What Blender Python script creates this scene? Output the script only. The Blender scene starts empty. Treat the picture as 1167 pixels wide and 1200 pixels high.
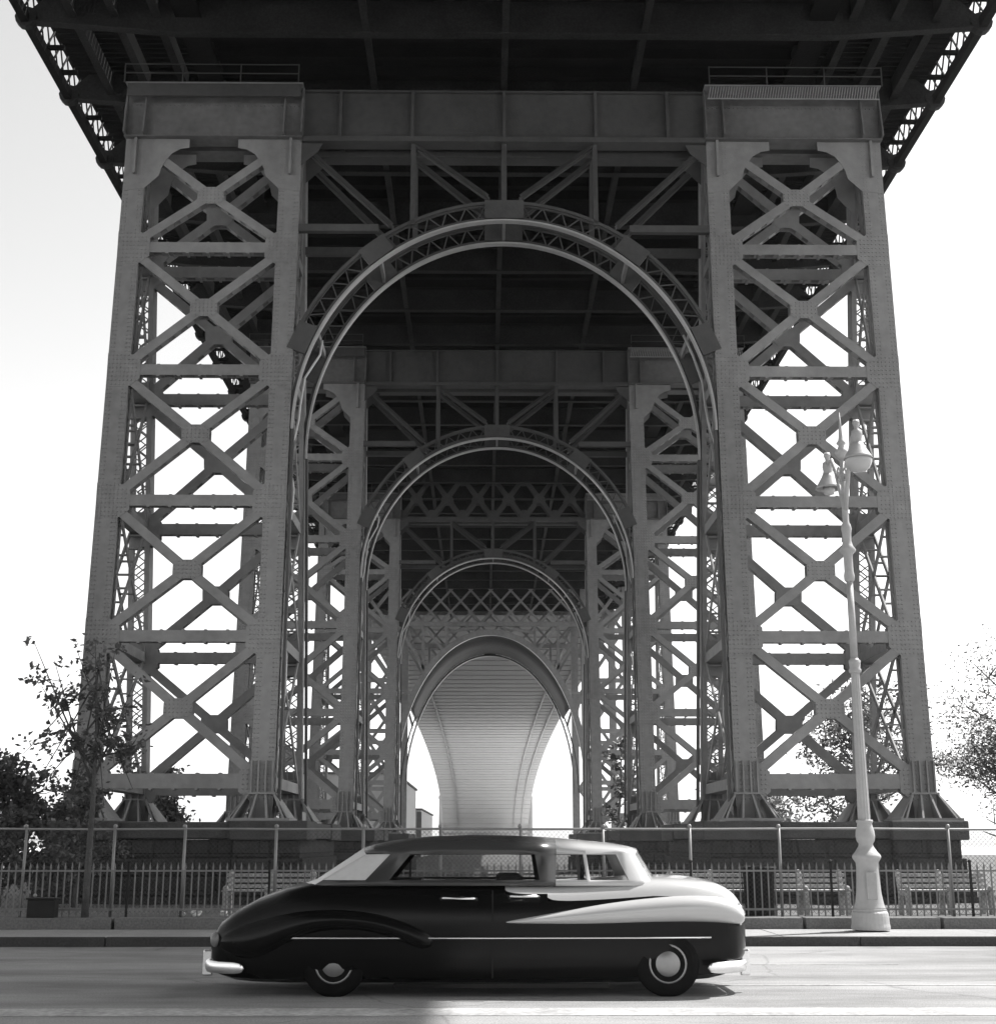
import bpy, bmesh, math, random
from math import sin, cos, pi, radians, sqrt
from mathutils import Vector
random.seed(7)
S = bpy.context.scene
COL = S.collection
X0 = 0.75            # axis of the bridge

# ------------------------------------------------------------------ materials
def new_mat(name):
    m = bpy.data.materials.new(name); m.use_nodes = True
    nt = m.node_tree
    return m, nt, nt.nodes['Principled BSDF']

def surf(name, c, rough=0.6, var=0.25, scale=3.0, bump=0.0, bscale=30.0, metal=0.0, spec=0.5, rivet=0.0, fine=0.0, coat=0.0, streak=0.0):
    """grey paint / stone / soil: two noises vary the colour, noise and optional rivets bump it"""
    m, nt, b = new_mat(name)
    N, L = nt.nodes, nt.links
    tc = N.new('ShaderNodeTexCoord')
    n1 = N.new('ShaderNodeTexNoise'); n1.inputs['Scale'].default_value = scale; n1.inputs['Detail'].default_value = 6
    n2 = N.new('ShaderNodeTexNoise'); n2.inputs['Scale'].default_value = scale*9; n2.inputs['Detail'].default_value = 3
    L.new(tc.outputs['Object'], n2.inputs['Vector'])
    if streak:
        mp = N.new('ShaderNodeMapping'); mp.inputs['Scale'].default_value = (1, 1, streak)
        L.new(tc.outputs['Object'], mp.inputs['Vector']); L.new(mp.outputs['Vector'], n1.inputs['Vector'])
    else:
        L.new(tc.outputs['Object'], n1.inputs['Vector'])
    mx = N.new('ShaderNodeMath'); mx.operation = 'MULTIPLY_ADD'
    L.new(n1.outputs['Fac'], mx.inputs[0]); mx.inputs[1].default_value = 0.7
    m2 = N.new('ShaderNodeMath'); m2.operation = 'MULTIPLY'; L.new(n2.outputs['Fac'], m2.inputs[0]); m2.inputs[1].default_value = 0.3
    L.new(m2.outputs[0], mx.inputs[2])
    mr = N.new('ShaderNodeMapRange'); mr.inputs['From Min'].default_value = 0.3; mr.inputs['From Max'].default_value = 0.7
    mr.inputs['To Min'].default_value = c*(1-var); mr.inputs['To Max'].default_value = c*(1+var)
    L.new(mx.outputs[0], mr.inputs['Value'])
    last = mr.outputs['Result']
    if fine:
        n4 = N.new('ShaderNodeTexNoise'); n4.inputs['Scale'].default_value = fine; n4.inputs['Detail'].default_value = 2
        L.new(tc.outputs['Object'], n4.inputs['Vector'])
        r4 = N.new('ShaderNodeMapRange'); r4.inputs['From Min'].default_value = .35; r4.inputs['From Max'].default_value = .65
        r4.inputs['To Min'].default_value = .82; r4.inputs['To Max'].default_value = 1.18
        L.new(n4.outputs['Fac'], r4.inputs['Value'])
        m5 = N.new('ShaderNodeMath'); m5.operation = 'MULTIPLY'
        L.new(last, m5.inputs[0]); L.new(r4.outputs['Result'], m5.inputs[1]); last = m5.outputs[0]
    cb = N.new('ShaderNodeCombineColor')
    for k in range(3): L.new(last, cb.inputs[k])
    L.new(cb.outputs[0], b.inputs['Base Color'])
    b.inputs['Roughness'].default_value = rough; b.inputs['Metallic'].default_value = metal
    b.inputs['Specular IOR Level'].default_value = spec
    if coat:
        b.inputs['Coat Weight'].default_value = coat; b.inputs['Coat Roughness'].default_value = .06
    h = None
    if bump:
        n3 = N.new('ShaderNodeTexNoise'); n3.inputs['Scale'].default_value = bscale; n3.inputs['Detail'].default_value = 5
        L.new(tc.outputs['Object'], n3.inputs['Vector'])
        bp = N.new('ShaderNodeBump'); bp.inputs['Strength'].default_value = bump; bp.inputs['Distance'].default_value = .05
        L.new(n3.outputs['Fac'], bp.inputs['Height']); h = bp
    if rivet:
        sp = N.new('ShaderNodeSeparateXYZ'); L.new(tc.outputs['Object'], sp.inputs[0])
        def cell(o):
            a = N.new('ShaderNodeMath'); a.operation = 'PINGPONG'; a.inputs[1].default_value = .09
            L.new(o, a.inputs[0]); return a.outputs[0]
        q = []
        for o in (sp.outputs['X'], sp.outputs['Z']):
            p = N.new('ShaderNodeMath'); p.operation = 'POWER'; p.inputs[1].default_value = 2
            L.new(cell(o), p.inputs[0]); q.append(p.outputs[0])
        ad = N.new('ShaderNodeMath'); L.new(q[0], ad.inputs[0]); L.new(q[1], ad.inputs[1])
        r = N.new('ShaderNodeMapRange'); r.inputs['From Min'].default_value = 0; r.inputs['From Max'].default_value = .0011
        r.inputs['To Min'].default_value = 1; r.inputs['To Max'].default_value = 0
        L.new(ad.outputs[0], r.inputs['Value'])
        b2 = N.new('ShaderNodeBump'); b2.inputs['Strength'].default_value = rivet; b2.inputs['Distance'].default_value = .03
        L.new(r.outputs['Result'], b2.inputs['Height'])
        if h: L.new(h.outputs['Normal'], b2.inputs['Normal'])
        h = b2
    if h: L.new(h.outputs['Normal'], b.inputs['Normal'])
    return m

def stone_mat(name, c, bw=1.5, bh=.62):
    m, nt, b = new_mat(name); N, L = nt.nodes, nt.links
    tc = N.new('ShaderNodeTexCoord'); mp = N.new('ShaderNodeMapping'); mp.inputs['Rotation'].default_value = (radians(90), 0, 0)
    L.new(tc.outputs['Object'], mp.inputs['Vector'])
    br = N.new('ShaderNodeTexBrick'); L.new(mp.outputs['Vector'], br.inputs['Vector'])
    br.inputs['Scale'].default_value = 1; br.inputs['Brick Width'].default_value = bw; br.inputs['Row Height'].default_value = bh
    br.inputs['Mortar Size'].default_value = .022; br.inputs['Mortar Smooth'].default_value = .4
    br.inputs['Color1'].default_value = (c*.75,)*3+(1,); br.inputs['Color2'].default_value = (c*1.25,)*3+(1,); br.inputs['Mortar'].default_value = (c*.45,)*3+(1,)
    n = N.new('ShaderNodeTexNoise'); n.inputs['Scale'].default_value = 2.2; n.inputs['Detail'].default_value = 8
    L.new(tc.outputs['Object'], n.inputs['Vector'])
    mm = N.new('ShaderNodeMix'); mm.data_type = 'RGBA'; mm.blend_type = 'MULTIPLY'; mm.inputs['Factor'].default_value = .9
    mr = N.new('ShaderNodeMapRange'); mr.inputs['To Min'].default_value = .45; mr.inputs['To Max'].default_value = 1.6
    L.new(n.outputs['Fac'], mr.inputs['Value'])
    L.new(br.outputs['Color'], mm.inputs['A']); L.new(mr.outputs['Result'], mm.inputs['B'])
    L.new(mm.outputs['Result'], b.inputs['Base Color']); b.inputs['Roughness'].default_value = .95
    n2 = N.new('ShaderNodeTexNoise'); n2.inputs['Scale'].default_value = 5; n2.inputs['Detail'].default_value = 8
    L.new(tc.outputs['Object'], n2.inputs['Vector'])
    s = N.new('ShaderNodeMath'); s.operation = 'MULTIPLY_ADD'; s.inputs[1].default_value = -1.2
    L.new(br.outputs['Fac'], s.inputs[0]); L.new(n2.outputs['Fac'], s.inputs[2])
    bp = N.new('ShaderNodeBump'); bp.inputs['Strength'].default_value = 1; bp.inputs['Distance'].default_value = .16
    L.new(s.outputs[0], bp.inputs['Height']); L.new(bp.outputs['Normal'], b.inputs['Normal'])
    return m

def leaf_mat(name, c, trans=.35):
    m, nt, b = new_mat(name); N, L = nt.nodes, nt.links
    tc = N.new('ShaderNodeTexCoord'); n = N.new('ShaderNodeTexNoise'); n.inputs['Scale'].default_value = 1.1; n.inputs['Detail'].default_value = 8
    n.inputs['Roughness'].default_value = .75
    L.new(tc.outputs['Object'], n.inputs['Vector'])
    mr = N.new('ShaderNodeMapRange'); mr.inputs['From Min'].default_value = .32; mr.inputs['From Max'].default_value = .68
    mr.inputs['To Min'].default_value = c*.35; mr.inputs['To Max'].default_value = c*1.9
    L.new(n.outputs['Fac'], mr.inputs['Value'])
    cb = N.new('ShaderNodeCombineColor')
    for k in range(3): L.new(mr.outputs['Result'], cb.inputs[k])
    L.new(cb.outputs[0], b.inputs['Base Color']); b.inputs['Roughness'].default_value = .5
    t = N.new('ShaderNodeBsdfTranslucent'); L.new(cb.outputs[0], t.inputs['Color'])
    mx = N.new('ShaderNodeMixShader'); mx.inputs[0].default_value = trans
    L.new(b.outputs[0], mx.inputs[1]); L.new(t.outputs[0], mx.inputs[2])
    L.new(mx.outputs[0], N['Material Output'].inputs['Surface'])
    return m

def glass_mat(name, tint=.8, refl=.12, rough=.02):
    m, nt, b = new_mat(name); N, L = nt.nodes, nt.links
    t = N.new('ShaderNodeBsdfTransparent'); t.inputs['Color'].default_value = (tint,)*3+(1,)
    g = N.new('ShaderNodeBsdfGlossy'); g.inputs['Roughness'].default_value = rough
    fr = N.new('ShaderNodeFresnel'); fr.inputs['IOR'].default_value = 1.5
    a = N.new('ShaderNodeMath'); a.operation = 'ADD'; a.inputs[1].default_value = refl; L.new(fr.outputs[0], a.inputs[0])
    mx = N.new('ShaderNodeMixShader'); L.new(a.outputs[0], mx.inputs[0]); L.new(t.outputs[0], mx.inputs[1]); L.new(g.outputs[0], mx.inputs[2])
    L.new(mx.outputs[0], N['Material Output'].inputs['Surface'])
    return m

STEEL = surf('painted_steel', .265, .6, .36, .3, .12, 14, spec=.35, streak=.3)
ARCHM = surf('shaded_arch_steel', .085, .65, .3, .4, .15, 12, spec=.3)  # shade under the deck put into a darker steel colour
GIRDM = surf('shaded_girder_steel', .17, .6, .4, .4, .12, 14, spec=.3)  # deck overhang shade put into the head girder colour
FLOORM = surf('lit_floor_beam_steel', .026, .7, .45, .7, .3, 10, spec=.2, fine=12)  # light caught on beams and stringers put into a slightly paler tone
STEELD = surf('dark_deck_steel', .009, .75, .45, .6, .3, 10, spec=.12, fine=16)  # one even near black colour over the whole deck
SPANM = surf('hazy_span_steel', .34, .8, .04, .1, spec=.2)  # distance haze put into a paler steel colour
RIM = surf('bright_rim_steel', .42, .3, .15, 1.5, 0, spec=.6)  # arch rim highlight put into a paler colour; grating and one cable share it
STONE = stone_mat('rock_faced_granite', .04)
CAP = surf('dressed_granite', .075, .9, .3, 1.4, .5, 14, fine=30)
ASPH = surf('worn_asphalt', .29, .9, .16, .25, .35, 60, fine=45)
WALK = surf('concrete_walk', .3, .9, .2, .7, .25, 40, fine=40)
KERB = surf('shaded_kerb_face', .05, .9, .25, .8, .4, 25, fine=30)  # unlit street face of the kerb darkened in its colour
STEPM = surf('granite_step', .15, .9, .25, .8, .4, 25, fine=30)
GROUND = surf('packed_earth', .11, 1.0, .35, .18, .4, 12, fine=18)
WATERM = surf('river_water', .7, .6, .2, .02, .3, .6)  # river glare put into a bright diffuse colour, lifting the span underside
IRON = surf('black_iron', .018, .6, .3, 6, spec=.25)
IRONG = surf('grey_iron', .18, .5, .3, 6, spec=.5)
GALV = surf('galvanised_pipe', .27, .45, .15, 5, metal=.3)
WIRE = surf('wire', .05, .5, .2, 3)
LAMPP = surf('pale_lamp_paint', .42, .5, .14, 1.6, .1, 40)
BARK = surf('bark', .08, .95, .4, 4, .6, 25)
BARKL = surf('pale_bark', .16, .95, .4, 4, .6, 25)
LEAFD = leaf_mat('dark_leaves', .085, .25)
LEAFM = leaf_mat('mid_leaves', .09, .3)
LEAFL = leaf_mat('pale_leaves', .085, .3)
WOOD = surf('bench_wood', .38, .7, .3, 6, .2, 20)
CONC = surf('bench_concrete', .45, .9, .2, 5, .3, 30)
WALLP = surf('pale_wall', .55, .9, .1, .3, .1, 5)
ROOFD = surf('dark_roofing', .12, .9, .2, 1)
PAPER = surf('white_paper', .8, .9, .06, 4)
WHITEL = surf('worn_white_line', .38, .9, .35, 2.2, fine=14)
PAINTD = surf('black_car_paint', .006, .22, .1, 1, spec=.2)
PAINTG = surf('grey_roof_paint', .05, .25, .06, 1, spec=.5)
QUART = surf('sky_sheen_glass', .62, .25, .1, 2, spec=.6)  # sky reflection put into the rear glass colour
PAINTL = surf('sunlit_car_paint', .52, .28, .04, 1, spec=.6, coat=1)  # sunlight and highlights on the car front put into a pale colour
CHROME = surf('chrome', .9, .25, .05, 2, metal=1.0)
HUBM = surf('dull_hubcap', .3, .35, .1, 3, metal=.8)
RUBBER = surf('tyre_rubber', .01, .9, .3, 8, spec=.08)
SEATM = surf('dark_upholstery', .03, .9, .3, 8)
REDL = surf('tail_lens', .2, .15, .1, 5)
GLASS = glass_mat('car_glass', .86, .03)
GLASSR = glass_mat('rear_window_glass', .5, .55, .2)
GLOBE = surf('opal_glass', .5, .2, .05, 3)

# ------------------------------------------------------------------ mesh builder
class MB:
    def __init__(s, warp=None): s.v = []; s.f = []; s.w = warp
    def add(s, vs, fs):
        n = len(s.v)
        s.v += [s.w(*p) if s.w else tuple(p) for p in vs]
        s.f += [tuple(i+n for i in f) for f in fs]
    def box(s, x0, x1, y0, y1, z0, z1):
        s.add([(x0,y0,z0),(x1,y0,z0),(x1,y1,z0),(x0,y1,z0),(x0,y0,z1),(x1,y0,z1),(x1,y1,z1),(x0,y1,z1)],
              [(0,3,2,1),(4,5,6,7),(0,1,5,4),(1,2,6,5),(2,3,7,6),(3,0,4,7)])
    def prism(s, poly, y0, y1):          # polygon in x,z pushed along y
        n = len(poly)
        s.add([(x,y0,z) for x,z in poly]+[(x,y1,z) for x,z in poly],
              [tuple(range(n)), tuple(range(2*n-1,n-1,-1))]+[(i,i+n,(i+1)%n+n,(i+1)%n) for i in range(n)])
    def prism_x(s, poly, x0, x1):        # polygon in y,z pushed along x
        n = len(poly)
        s.add([(x0,y,z) for y,z in poly]+[(x1,y,z) for y,z in poly],
              [tuple(range(n)), tuple(range(2*n-1,n-1,-1))]+[(i,i+n,(i+1)%n+n,(i+1)%n) for i in range(n)])
    def bar(s, x1, z1, x2, z2, w, y0, y1):   # flat bar in the x,z plane
        l = math.hypot(x2-x1, z2-z1); nx, nz = -(z2-z1)/l*w/2, (x2-x1)/l*w/2
        s.prism([(x1+nx,z1+nz),(x2+nx,z2+nz),(x2-nx,z2-nz),(x1-nx,z1-nz)], y0, y1)
    def beam(s, p, q, a, b):             # any direction, square-ish section a x b
        p, q = Vector(p), Vector(q); d = (q-p).normalized()
        u = d.cross(Vector((0,0,1)))
        if u.length < 1e-3: u = Vector((1,0,0))
        u.normalize(); w = d.cross(u).normalized(); u = u*a/2; w = w*b/2
        s.add([tuple(c) for c in (p-u-w,p+u-w,p+u+w,p-u+w,q-u-w,q+u-w,q+u+w,q-u+w)],
              [(0,3,2,1),(4,5,6,7),(0,1,5,4),(1,2,6,5),(2,3,7,6),(3,0,4,7)])
    def tube(s, pts, r, n=6):
        pts = [Vector(p) for p in pts]; rs = r if isinstance(r, (list, tuple)) else [r]*len(pts)
        vs = []; prev = None
        for i, p in enumerate(pts):
            d = (pts[min(i+1,len(pts)-1)]-pts[max(i-1,0)]).normalized()
            u = prev - d*prev.dot(d) if prev is not None else d.orthogonal()
            if u.length < 1e-6: u = d.orthogonal()
            u.normalize(); prev = u; w = d.cross(u)
            vs += [tuple(p+(u*cos(2*pi*k/n)+w*sin(2*pi*k/n))*rs[i]) for k in range(n)]
        fs = [(i*n+k,i*n+(k+1)%n,(i+1)*n+(k+1)%n,(i+1)*n+k) for i in range(len(pts)-1) for k in range(n)]
        fs += [tuple(range(n-1,-1,-1)), tuple(range((len(pts)-1)*n, len(pts)*n))]
        s.add(vs, fs)
    def lathe(s, prof, n=20, c=(0,0,0), flute=0):
        vs = []
        for r, z in prof:
            for k in range(n):
                rr = max(r, .001)*(1-(flute if k % 2 else 0)); a = 2*pi*k/n
                vs.append((c[0]+rr*cos(a), c[1]+rr*sin(a), c[2]+z))
        fs = [(i*n+k,i*n+(k+1)%n,(i+1)*n+(k+1)%n,(i+1)*n+k) for i in range(len(prof)-1) for k in range(n)]
        fs += [tuple(range(n-1,-1,-1)), tuple(range((len(prof)-1)*n, len(prof)*n))]
        s.add(vs, fs)
    def grid(s, rows, closed=False):     # rows of equal length
        n = len(rows[0]); vs = [p for r in rows for p in r]
        m = n if closed else n-1
        s.add(vs, [(i*n+k,i*n+(k+1)%n,(i+1)*n+(k+1)%n,(i+1)*n+k) for i in range(len(rows)-1) for k in range(m)])
    def rivet(s, x, z, y, r=.045):
        s.add([(x-r,y,z),(x,y,z-r),(x+r,y,z),(x,y,z+r),(x,y-r*.8,z)], [(0,1,4),(1,2,4),(2,3,4),(3,0,4)])
    def ball(s, c, r, n=8, sq=1.0):
        s.lathe([(r*sin(pi*i/n), -r*cos(pi*i/n)*sq) for i in range(n+1)], n*2, c)
    def build(s, name, mat, parent=None, smooth=False, loc=(0,0,0), bevel=0, fix=True):
        me = bpy.data.meshes.new(name); me.from_pydata(s.v, [], s.f)
        if fix:
            bm = bmesh.new(); bm.from_mesh(me); bmesh.ops.recalc_face_normals(bm, faces=bm.faces); bm.to_mesh(me); bm.free()
        me.materials.append(mat)
        if smooth: me.shade_smooth() if hasattr(me, 'shade_smooth') else [setattr(p, 'use_smooth', True) for p in me.polygons]
        o = bpy.data.objects.new(name, me); COL.objects.link(o); o.location = loc
        if parent: o.parent = parent
        if bevel:
            md = o.modifiers.new('bevel', 'BEVEL'); md.width = bevel; md.segments = 2; md.limit_method = 'ANGLE'
        return o

def tag(o, label=None, cat=None, group=None, kind=None):
    if label: o['label'] = label
    if cat: o['category'] = cat
    if group: o['group'] = group
    if kind: o['kind'] = kind
    return o
def empty(name, loc=(0,0,0), label=None, cat=None, group=None, rz=0):
    o = bpy.data.objects.new(name, None); COL.objects.link(o); o.location = loc; o.rotation_euler.z = rz
    o.empty_display_size = .3
    return tag(o, label, cat, group)
def copy_tree(o, parent=None, kids=None):
    if kids is None:
        kids = {}
        for x in COL.objects:
            if x.parent: kids.setdefault(x.parent.name, []).append(x)
    c = o.copy(); COL.objects.link(c); c.parent = parent
    for ch in kids.get(o.name, []): copy_tree(ch, c, kids)
    return c

# ------------------------------------------------------------------ ground, road, pavement
def gz(y):
    if y < 26: return .30
    if y < 48: return .30-(y-26)/22*.75
    return max(-.45-(y-48)*.006, -1.3)
def road_mat():
    m = ASPH; nt = m.node_tree; N, L = nt.nodes, nt.links; b = N['Principled BSDF']
    src = b.inputs['Base Color'].links[0].from_socket
    tc = N.new('ShaderNodeTexCoord')
    nz = N.new('ShaderNodeTexNoise'); nz.inputs['Scale'].default_value = .9; nz.inputs['Detail'].default_value = 5; L.new(tc.outputs['Object'], nz.inputs['Vector'])
    ad = N.new('ShaderNodeMix'); ad.data_type = 'VECTOR'; ad.inputs['Factor'].default_value = .35
    L.new(tc.outputs['Object'], ad.inputs['A']); L.new(nz.outputs['Color'], ad.inputs['B'])
    vo = N.new('ShaderNodeTexVoronoi'); vo.feature = 'DISTANCE_TO_EDGE'; vo.inputs['Scale'].default_value = .32; L.new(ad.outputs['Result'], vo.inputs['Vector'])
    r1 = N.new('ShaderNodeMapRange'); r1.inputs['From Max'].default_value = .006; r1.inputs['To Min'].default_value = .72; L.new(vo.outputs['Distance'], r1.inputs['Value'])
    n2 = N.new('ShaderNodeTexNoise'); n2.inputs['Scale'].default_value = .5; n2.inputs['Detail'].default_value = 7; n2.inputs['Roughness'].default_value = .65
    mp = N.new('ShaderNodeMapping'); mp.inputs['Scale'].default_value = (.35, 1.4, 1); L.new(tc.outputs['Object'], mp.inputs['Vector']); L.new(mp.outputs['Vector'], n2.inputs['Vector'])
    r2 = N.new('ShaderNodeMapRange'); r2.inputs['From Min'].default_value = .36; r2.inputs['From Max'].default_value = .6; r2.inputs['To Min'].default_value = .62; r2.inputs['To Max'].default_value = 1.08; L.new(n2.outputs['Fac'], r2.inputs['Value'])
    v2 = N.new('ShaderNodeTexVoronoi'); v2.inputs['Scale'].default_value = .55; L.new(tc.outputs['Object'], v2.inputs['Vector'])
    r3 = N.new('ShaderNodeMapRange'); r3.inputs['From Min'].default_value = .05; r3.inputs['From Max'].default_value = .2; r3.inputs['To Min'].default_value = .7; L.new(v2.outputs['Distance'], r3.inputs['Value'])
    a = N.new('ShaderNodeMath'); a.operation = 'MULTIPLY'; L.new(r1.outputs[0], a.inputs[0]); L.new(r2.outputs[0], a.inputs[1])
    c = N.new('ShaderNodeMath'); c.operation = 'MULTIPLY'; L.new(a.outputs[0], c.inputs[0]); L.new(r3.outputs[0], c.inputs[1])
    mx = N.new('ShaderNodeMix'); mx.data_type = 'RGBA'; mx.blend_type = 'MULTIPLY'; mx.inputs['Factor'].default_value = 1
    L.new(src, mx.inputs['A']); L.new(c.outputs[0], mx.inputs['B']); L.new(mx.outputs['Result'], b.inputs['Base Color'])
road_mat()
ROADFAR = 22.7
r = MB(); r.grid([[(-1500, y, 0), (1500, y, 0)] for y in (-1400, 4.2, 10, ROADFAR)])
tag(r.build('road', ASPH), kind='structure')
r = MB(); x = -60.0
while x < 60:
    r.box(x+.006, x+2.99, ROADFAR, ROADFAR+.07, -.3, .15); x += 3
tag(r.build('kerb', KERB, bevel=.02), kind='structure')
r = MB(); x = -60.0
while x < 60:
    r.box(x+.006, x+1.79, ROADFAR+.075, 24.68, -.3, .146+random.uniform(-.003,.003)); x += 1.8
r.box(-400, 400, ROADFAR+.08, 24.67, -.3, .135)
tag(r.build('pavement', WALK), kind='structure')
r = MB(); x = -40.0
while x < 40:
    r.box(x+.008, x+2.35, 24.7, 25.1, -.3, .335); x += 2.4
tag(r.build('stone_step', STEPM, bevel=.015), kind='structure')
r = MB()
ys = [25.1, 26, 28, 31, 35, 40, 44, 48, 52, 60, 80, 120, 170, 215, 300, 356, 364]
xs = [-1500, -300, -80, -40]+[-30+2*i for i in range(31)]+[40, 80, 300, 1500]
rows = []
for y in ys:
    rows.append([(x, y, (gz(y)+(random.uniform(-.05, .05) if 27 < y < 100 else 0)) if y < 360 else -3) for x in xs])
r.grid(rows)
tag(r.build('ground', GROUND, smooth=True), kind='structure')
r = MB(); r.grid([[(-1500, 355, -2.2), (1500, 355, -2.2)], [(-1500, 1500, -2.2), (1500, 1500, -2.2)]])
tag(r.build('water', WATERM), kind='structure')
# painted lines on the road (thin raised sheets)
r = MB(); r.box(-60, 60, 13.75, 14.35, .002, .005)
tag(r.build('road_marking', WHITEL), kind='structure')
r = MB(); r.box(2.5, 60, 16.55, 16.62, .002, .005)
tag(r.build('road_marking', WHITEL), kind='structure')
r = MB(); r.box(2.2, 5.6, 19.3, 19.37, .002, .005)
tag(r.build('road_marking', WHITEL), kind='structure')

# ------------------------------------------------------------------ steel bents
NODES = [3.75, 9.0, 14.15, 19.35, 24.45]
TOPZ = 28.9
def dy(z): return 8.28-.241*(z-1.6)
def front(x, y, z): return (x, y, z)
def rear(x, y, z): return (x, y+dy(z)-.35, z)
def inner_edge(z): return 8.28-.0057*(z-5)      # arch side of the inner column
def outer_edge(z): return 15.5-.013*(z-5)       # outside of the outer column
LEGW = .85
def legs(which, z):
    if which == 'inner': a = inner_edge(z); return a, a+LEGW
    b = outer_edge(z); return b-LEGW, b

def add_column(parent, s, which, plane, zt=29.25):
    zb = 2.9
    zz = [zb+(zt-zb)*i/6 for i in range(7)]
    fr = plane is front
    b = MB(plane)
    def plate(fa, fb, y0, y1):           # between two x functions
        L = [(s*fa(z), z) for z in zz]; R = [(s*fb(z), z) for z in zz]
        n = len(zz)
        vs = []
        for (x1, z), (x2, _) in zip(L, R): vs += [(x1,y0,z),(x2,y0,z),(x2,y1,z),(x1,y1,z)]
        fs = [(i*4+k,i*4+(k+1)%4,i*4+4+(k+1)%4,i*4+4+k) for i in range(n-1) for k in range(4)]+[(0,1,2,3),(n*4-4,n*4-3,n*4-2,n*4-1)]
        b.add(vs, fs)
    A = lambda z: legs(which, z)[0]; B = lambda z: legs(which, z)[1]
    if fr:
        plate(A, B, 0, .09); plate(A, B, .62, .71)
        plate(lambda z: A(z)+.004, lambda z: A(z)+.03, .09, .2); plate(lambda z: B(z)-.03, lambda z: B(z)-.004, .09, .2)
        plate(lambda z: A(z)+.004, lambda z: A(z)+.03, .51, .62); plate(lambda z: B(z)-.03, lambda z: B(z)-.004, .51, .62)
    else:
        plate(A, lambda z: A(z)+.1, 0, .7); plate(lambda z: B(z)-.1, B, 0, .7)
        plate(lambda z: A(z)+.1, lambda z: A(z)+.2, .003, .03); plate(lambda z: B(z)-.2, lambda z: B(z)-.1, .003, .03)
    for zn in NODES+[28.2]:              # batten zones
        b.box(*sorted((s*A(zn)+s*.02, s*B(zn)-s*.02)), .02, .69, zn-.7, zn+.7)
    if fr:
        z = zb+.2
        while z < zt:
            for o in (.07, .2, LEGW-.2, LEGW-.07): b.rivet(s*(A(z)+o), z, -.001)
            z += .17
    col = b.build('column', STEEL, parent)
    for side in (0, 1):                  # one run of lacing on each open face
        l = MB(plane); z = zb+.3; k = 0
        while z < zt-.5:
            z2 = z+.42
            if fr:
                x = s*(A(z)+.015 if side == 0 else B(z)-.015)
                l.beam((x, .17 if k else .53, z), (x, .53 if k else .17, z2), .05, .012)
            else:
                xa, xb = A(z)+.15, B(z)-.15
                if side == 0:
                    l.bar(s*(xa if k else xb), z, s*(xb if k else xa), z2, .05, -.006, .01)
                    l.bar(s*(xb if k else xa), z, s*(xa if k else xb), z2, .05, .009, .022)
                else: l.bar(s*(xa if k else xb), z, s*(xb if k else xa), z2, .05, .68, .7)
            z = z2; k = 1-k
        l.build('lacing', STEEL, col)
    # ribbed shoe at the foot
    xa, xb = legs(which, 3); c = s*(xa+xb)/2
    sh = MB(plane)
    sh.box(c-1.12, c+1.12, -.72, 1.42, 2.36, 2.46)
    sh.box(c-.4, c+.4, .02, .68, 2.46, 3.3)
    sh.box(c-.5, c+.5, -.16, .86, 3.3, 3.37)
    for q in (-.46, -.16, .16, .46):
        sl = q*.95 if abs(q) > .3 else q*.9
        for y0, y1 in ((-.14, -.68), (.84, 1.38)):
            sh.add([(c+q-.035,.35,3.3),(c+q+.035,.35,3.3),(c+q+.035,y0,3.3),(c+q-.035,y0,3.3),
                    (c+q+sl-.035,.35,2.46),(c+q+sl+.035,.35,2.46),(c+q+sl+.035,y1,2.46),(c+q+sl-.035,y1,2.46)],
                   [(0,1,2,3),(4,7,6,5),(0,4,5,1),(1,5,6,2),(2,6,7,3),(3,7,4,0)])
    for e in (-1, 1):                    # sloping side plates
        sh.add([(c+e*.46,-.1,3.3),(c+e*.5,-.1,3.3),(c+e*.5,.8,3.3),(c+e*.46,.8,3.3),
                (c+e*1.0,-.6,2.46),(c+e*1.06,-.6,2.46),(c+e*1.06,1.3,2.46),(c+e*1.0,1.3,2.46)],
               [(0,1,2,3),(4,7,6,5),(0,4,5,1),(1,5,6,2),(2,6,7,3),(3,7,4,0)])
    for q in (-.38, -.13, .13, .38):
        sh.box(c+q-.03, c+q+.03, -.13, -.002, 3.37, 4.5)
    sh.build('shoe', STEEL, col)
    return col

def gusset(parent, s, which, zn, plane, y=-.014):
    g = MB(plane); a, b = legs(which, zn)
    e = 1 if which == 'inner' else -1
    edge, far = (b, a) if which == 'inner' else (a, b)
    h = .68
    g.prism([(s*(far-e*0), zn-h), (s*edge, zn-h), (s*(edge+e*.42), zn-.36), (s*(edge+e*.42), zn+.36), (s*edge, zn+h), (s*far, zn+h)], y, -.001)
    g.prism([(s*(edge-e*.1), zn-h), (s*edge, zn-h), (s*(edge+e*.42), zn-.36), (s*(edge+e*.42), zn+.36), (s*edge, zn+h), (s*(edge-e*.1), zn+h)], .35, .38)
    if plane is front:
        for i in range(8):
            z = zn-.6+i*.17
            for x in [far+e*(.06+.15*k) for k in range(9)]:
                lim = .42-max(0, abs(z-zn)-.36)*1.3
                if (x-edge)*e < lim-.04: g.rivet(s*x, z, -.015)
    return g.build('gusset_plate', STEEL, parent)

def top_gusset(parent, s, which, plane):
    g = MB(plane); a, b = legs(which, 28); e = 1 if which == 'inner' else -1
    edge, far = (b, a) if which == 'inner' else (a, b)
    pts = [(far, 26.9), (edge, 27.0), (edge+e*.55, 27.55), (edge+e*.62, 27.85), (edge+e*.78, 28.2), (edge+e*1.02, 28.52), (edge+e*1.35, 28.72), (edge+e*1.7, 28.78), (edge+e*1.7, 29.2), (far, 29.2)]
    g.prism([(s*x, z) for x, z in pts], -.016, -.001)
    g.box(s*(a+b)/2-.05, s*(a+b)/2+.05, -.18, -.017, 27.6, 29.2)
    g.build('top_gusset', STEEL, parent)

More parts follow.
